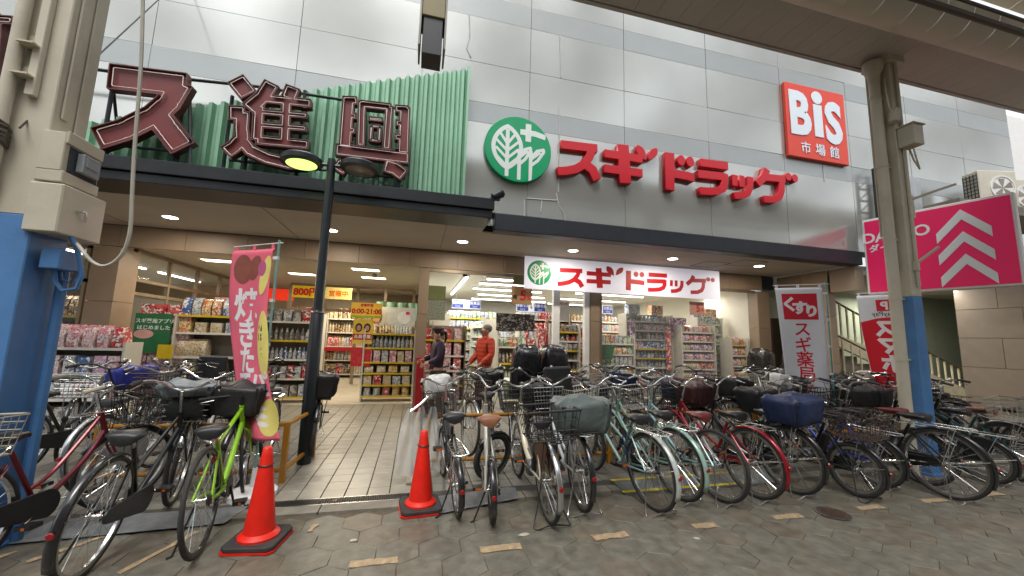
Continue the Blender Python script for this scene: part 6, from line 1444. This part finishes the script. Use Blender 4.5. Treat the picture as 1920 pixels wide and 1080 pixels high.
bike('bright red bicycle with red mudguards in the middle of the row', 3.36, 3.33, -9, '#a51426', kind='step', R=.335, fend='same', basket='black', lean=-4)
bike('dark bicycle with a navy cover over its rear basket', 3.86, 3.36, -9, '#202326', kind='step', R=.335, fend='black', basket='black', bcover='#4a262b', rear='black', rcover='#1d2c52', lean=-4)
bike('small wheeled black electric bicycle with a wide brown rear basket', 4.46, 3.17, -8, '#1b1c1e', kind='single', R=.265, fend='black', basket='black', bcover='#232427', rear='brown', ebike=True, stand='double', tw=.024)
bike('royal blue bicycle half hidden left of the right-hand column', 5.0, 3.34, -8, '#1f3a9a', kind='step', R=.27, fend='black', basket='black', saddle='black', rack=True, tw=.022, bcover='#232427')
bike('large black bicycle with chrome rims standing before the right-hand column', 5.39, 2.96, -7, '#141518', kind='mixte', R=.345, fend='black', basket='black', lean=-4, saddle_h=.78)
bike('grey bicycle tucked behind the large black one by the column foot', 5.62, 3.3, -10, '#4d5154', kind='step', R=.3, fend='black', basket='black', saddle='red')
bike('small black bicycle with yellow spokes right of the column', 6.48, 3.2, -8, '#191a1d', kind='single', R=.25, fend='black', basket='grey', bcover='#2a2a2c', skirt=True, tw=.024)
bike('teal framed bicycle near the right edge with a steel basket', 6.98, 3.22, -8, '#1e5c58', kind='mixte', R=.33, fend='steel', basket='steel', saddle='brown', rear='grey')
bike('black bicycle cut by the right edge with a grey rear basket', 7.5, 3.2, -10, '#1d1e20', kind='step', R=.33, fend='black', basket='steel', rear='steel', bag='#cfc8c2')
# ---- second rows
rb_ = [ # label, X, Y, az, options
 ('black child-seat bicycle under a glossy black rain cover behind the brown saddle', 1.55, 5.0, -172, dict(child='#17181b', color='#1a1b1e', R=.27, ebike=True, bcover='#1a1b1d')),
 ('black child-seat bicycle with second rain cover beside the cardboard box', 2.05, 5.15, 176, dict(child='#1d1b20', color='#232023', R=.27, ebike=True, bcover='#2a2326')),
 ('dark bicycle with tall handlebar stem behind the cream electric bicycle', .95, 4.75, 10, dict(color='#25282b', kind='mixte', basket='black', bcover='#17181a')),
 ('silver bicycle with chrome bars behind the umbrella bag stand', .55, 5.6, 170, dict(color='#7b7f82', basket='brown', fend='steel')),
 ('black bicycle with navy child seat behind the wire rear basket', 1.75, 4.65, 3, dict(color='#1b1d22', basket='steel', child='open', R=.3)),
 ('dark purple bicycle carrying a covered basket behind the mint one', 2.6, 4.9, -5, dict(color='#2b2230', basket='black')),
 ('chrome-barred bicycle behind the turquoise one', 3.05, 4.85, 4, dict(color='#8c9494', basket='steel', fend='steel')),
 ('black bicycle with blue-black basket cover in the second row', 3.5, 5.3, 176, dict(color='#1a1b1d', basket='black', bcover='#16233f')),
 ('black mountain bicycle behind the red bicycle', 4.4, 5.4, 172, dict(color='#1b1c1e', kind='diamond', hb='flat', fend='black', basket='black', bcover='#141416')),
 ('green framed bicycle with white bag in its basket behind the navy cover', 5.2, 5.3, 178, dict(color='#2c5a3c', basket='white', bag='#d3d3d2')),
 ('black bicycle with brown leather panniers behind the white banner', 5.75, 5.6, 170, dict(color='#1d1a19', basket='brown', bcover='#1d1c1b')),
 ('silver bicycle by the pole of the white banner', 6.3, 4.9, -10, dict(color='#9a9d9c', basket='grey', fend='steel')),
 ('black bicycle piled with a dark cover before the stairway', 7.1, 5.4, -165, dict(color='#1a1b1d', basket='black', bcover='#202124', child='#1b1c1e', R=.28)),
 ('black bicycle with a tall seat behind the right-hand column', 7.9, 5.2, 170, dict(color='#17181a', basket='black')),
 ('dark bicycle with chrome lamp right of the column in the second row', 7.6, 4.3, -10, dict(color='#202124', basket='black', bcover='#1c1c1e')),
 ('black bicycle with steel basket in the second row at the right edge', 8.4, 4.4, -12, dict(color='#232427', basket='steel', bag='#bdb4ac')),
 ('dark bicycle beside the stone wall at the right', 9.2, 4.9, -12, dict(color='#26282b', basket='steel')),
 ('silver bicycle leaning by the stair railing', 8.9, 5.9, 165, dict(color='#8f9294', basket='black')),
 ('grey bicycle close to the shop window behind the second row', 4.9, 6.4, 175, dict(color='#5a5d60', basket='black', fend='steel')),
 ('white framed bicycle close to the shop window', 3.0, 6.3, 168, dict(color='#c2c4c2', basket='black', bcover='#23314f', metal=.1)),
 ('bicycle with a brown basket in front of the dark door recess', 6.6, 6.6, 172, dict(color='#3b2f2a', basket='brown', bcover='#2a2522')),
 ('black bicycle with child seat near the dark door recess', 7.5, 6.5, 168, dict(color='#1c1d20', basket='black', child='#26231f', R=.28)),
 # left group
 ('silver bicycle with folded rear basket behind the red bicycle at the left', -2.75, 4.5, 5, dict(color='#8d9092', basket='black', fend='steel')),
 ('bicycle under a royal blue sheet beside the left column', -3.7, 4.9, 20, dict(color='#2d3035', basket='black', bcover='#232c86', rear='black', rcover='#20277e')),
 ('white bicycle behind the large black one at the left', -2.2, 4.85, 172, dict(color='#c9cbc9', basket='black', bcover='#1f2021', fend='steel', metal=.1)),
 ('dark maroon framed bicycle with tall child seat bar near the low shelf', -2.75, 5.6, 175, dict(color='#3d2026', basket='black', child='open', R=.28)),
 ('grey bicycle with a long wire basket behind the green bicycle', -1.95, 5.6, -8, dict(color='#6d7174', basket='black', rear='black')),
 ('dark green bicycle with a wicker basket near the tissue shelf', -3.3, 6.3, 168, dict(color='#243a30', basket='brown')),
 ('black bicycle with a silver saddle cover behind the lime green one', -1.62, 4.75, 176, dict(color='#202225', basket='black', bcover='#2b2a2b', seatcover='#a5a8a8')),
 ('black bicycle with covered basket between the pink banner and the lamp post', -1.35, 5.75, 168, dict(color='#17181a', basket='black', bcover='#141416', bw=.3)),
 ('dark bicycle with upright bars in front of the stacked cartons', -4.1, 6.0, 160, dict(color='#2a2b2e', basket='steel')),
]
for lb, X_, Y_, az_, op in rb_:
    if abs(az_) > 90: Y_ += .55
    op = dict(op); op.setdefault('fend', 'black'); st_ = random.uniform(-14, 14)
    bike(lb, X_, Y_, az_, z=.01, steer=st_, lean=random.uniform(-4,-2), **op)
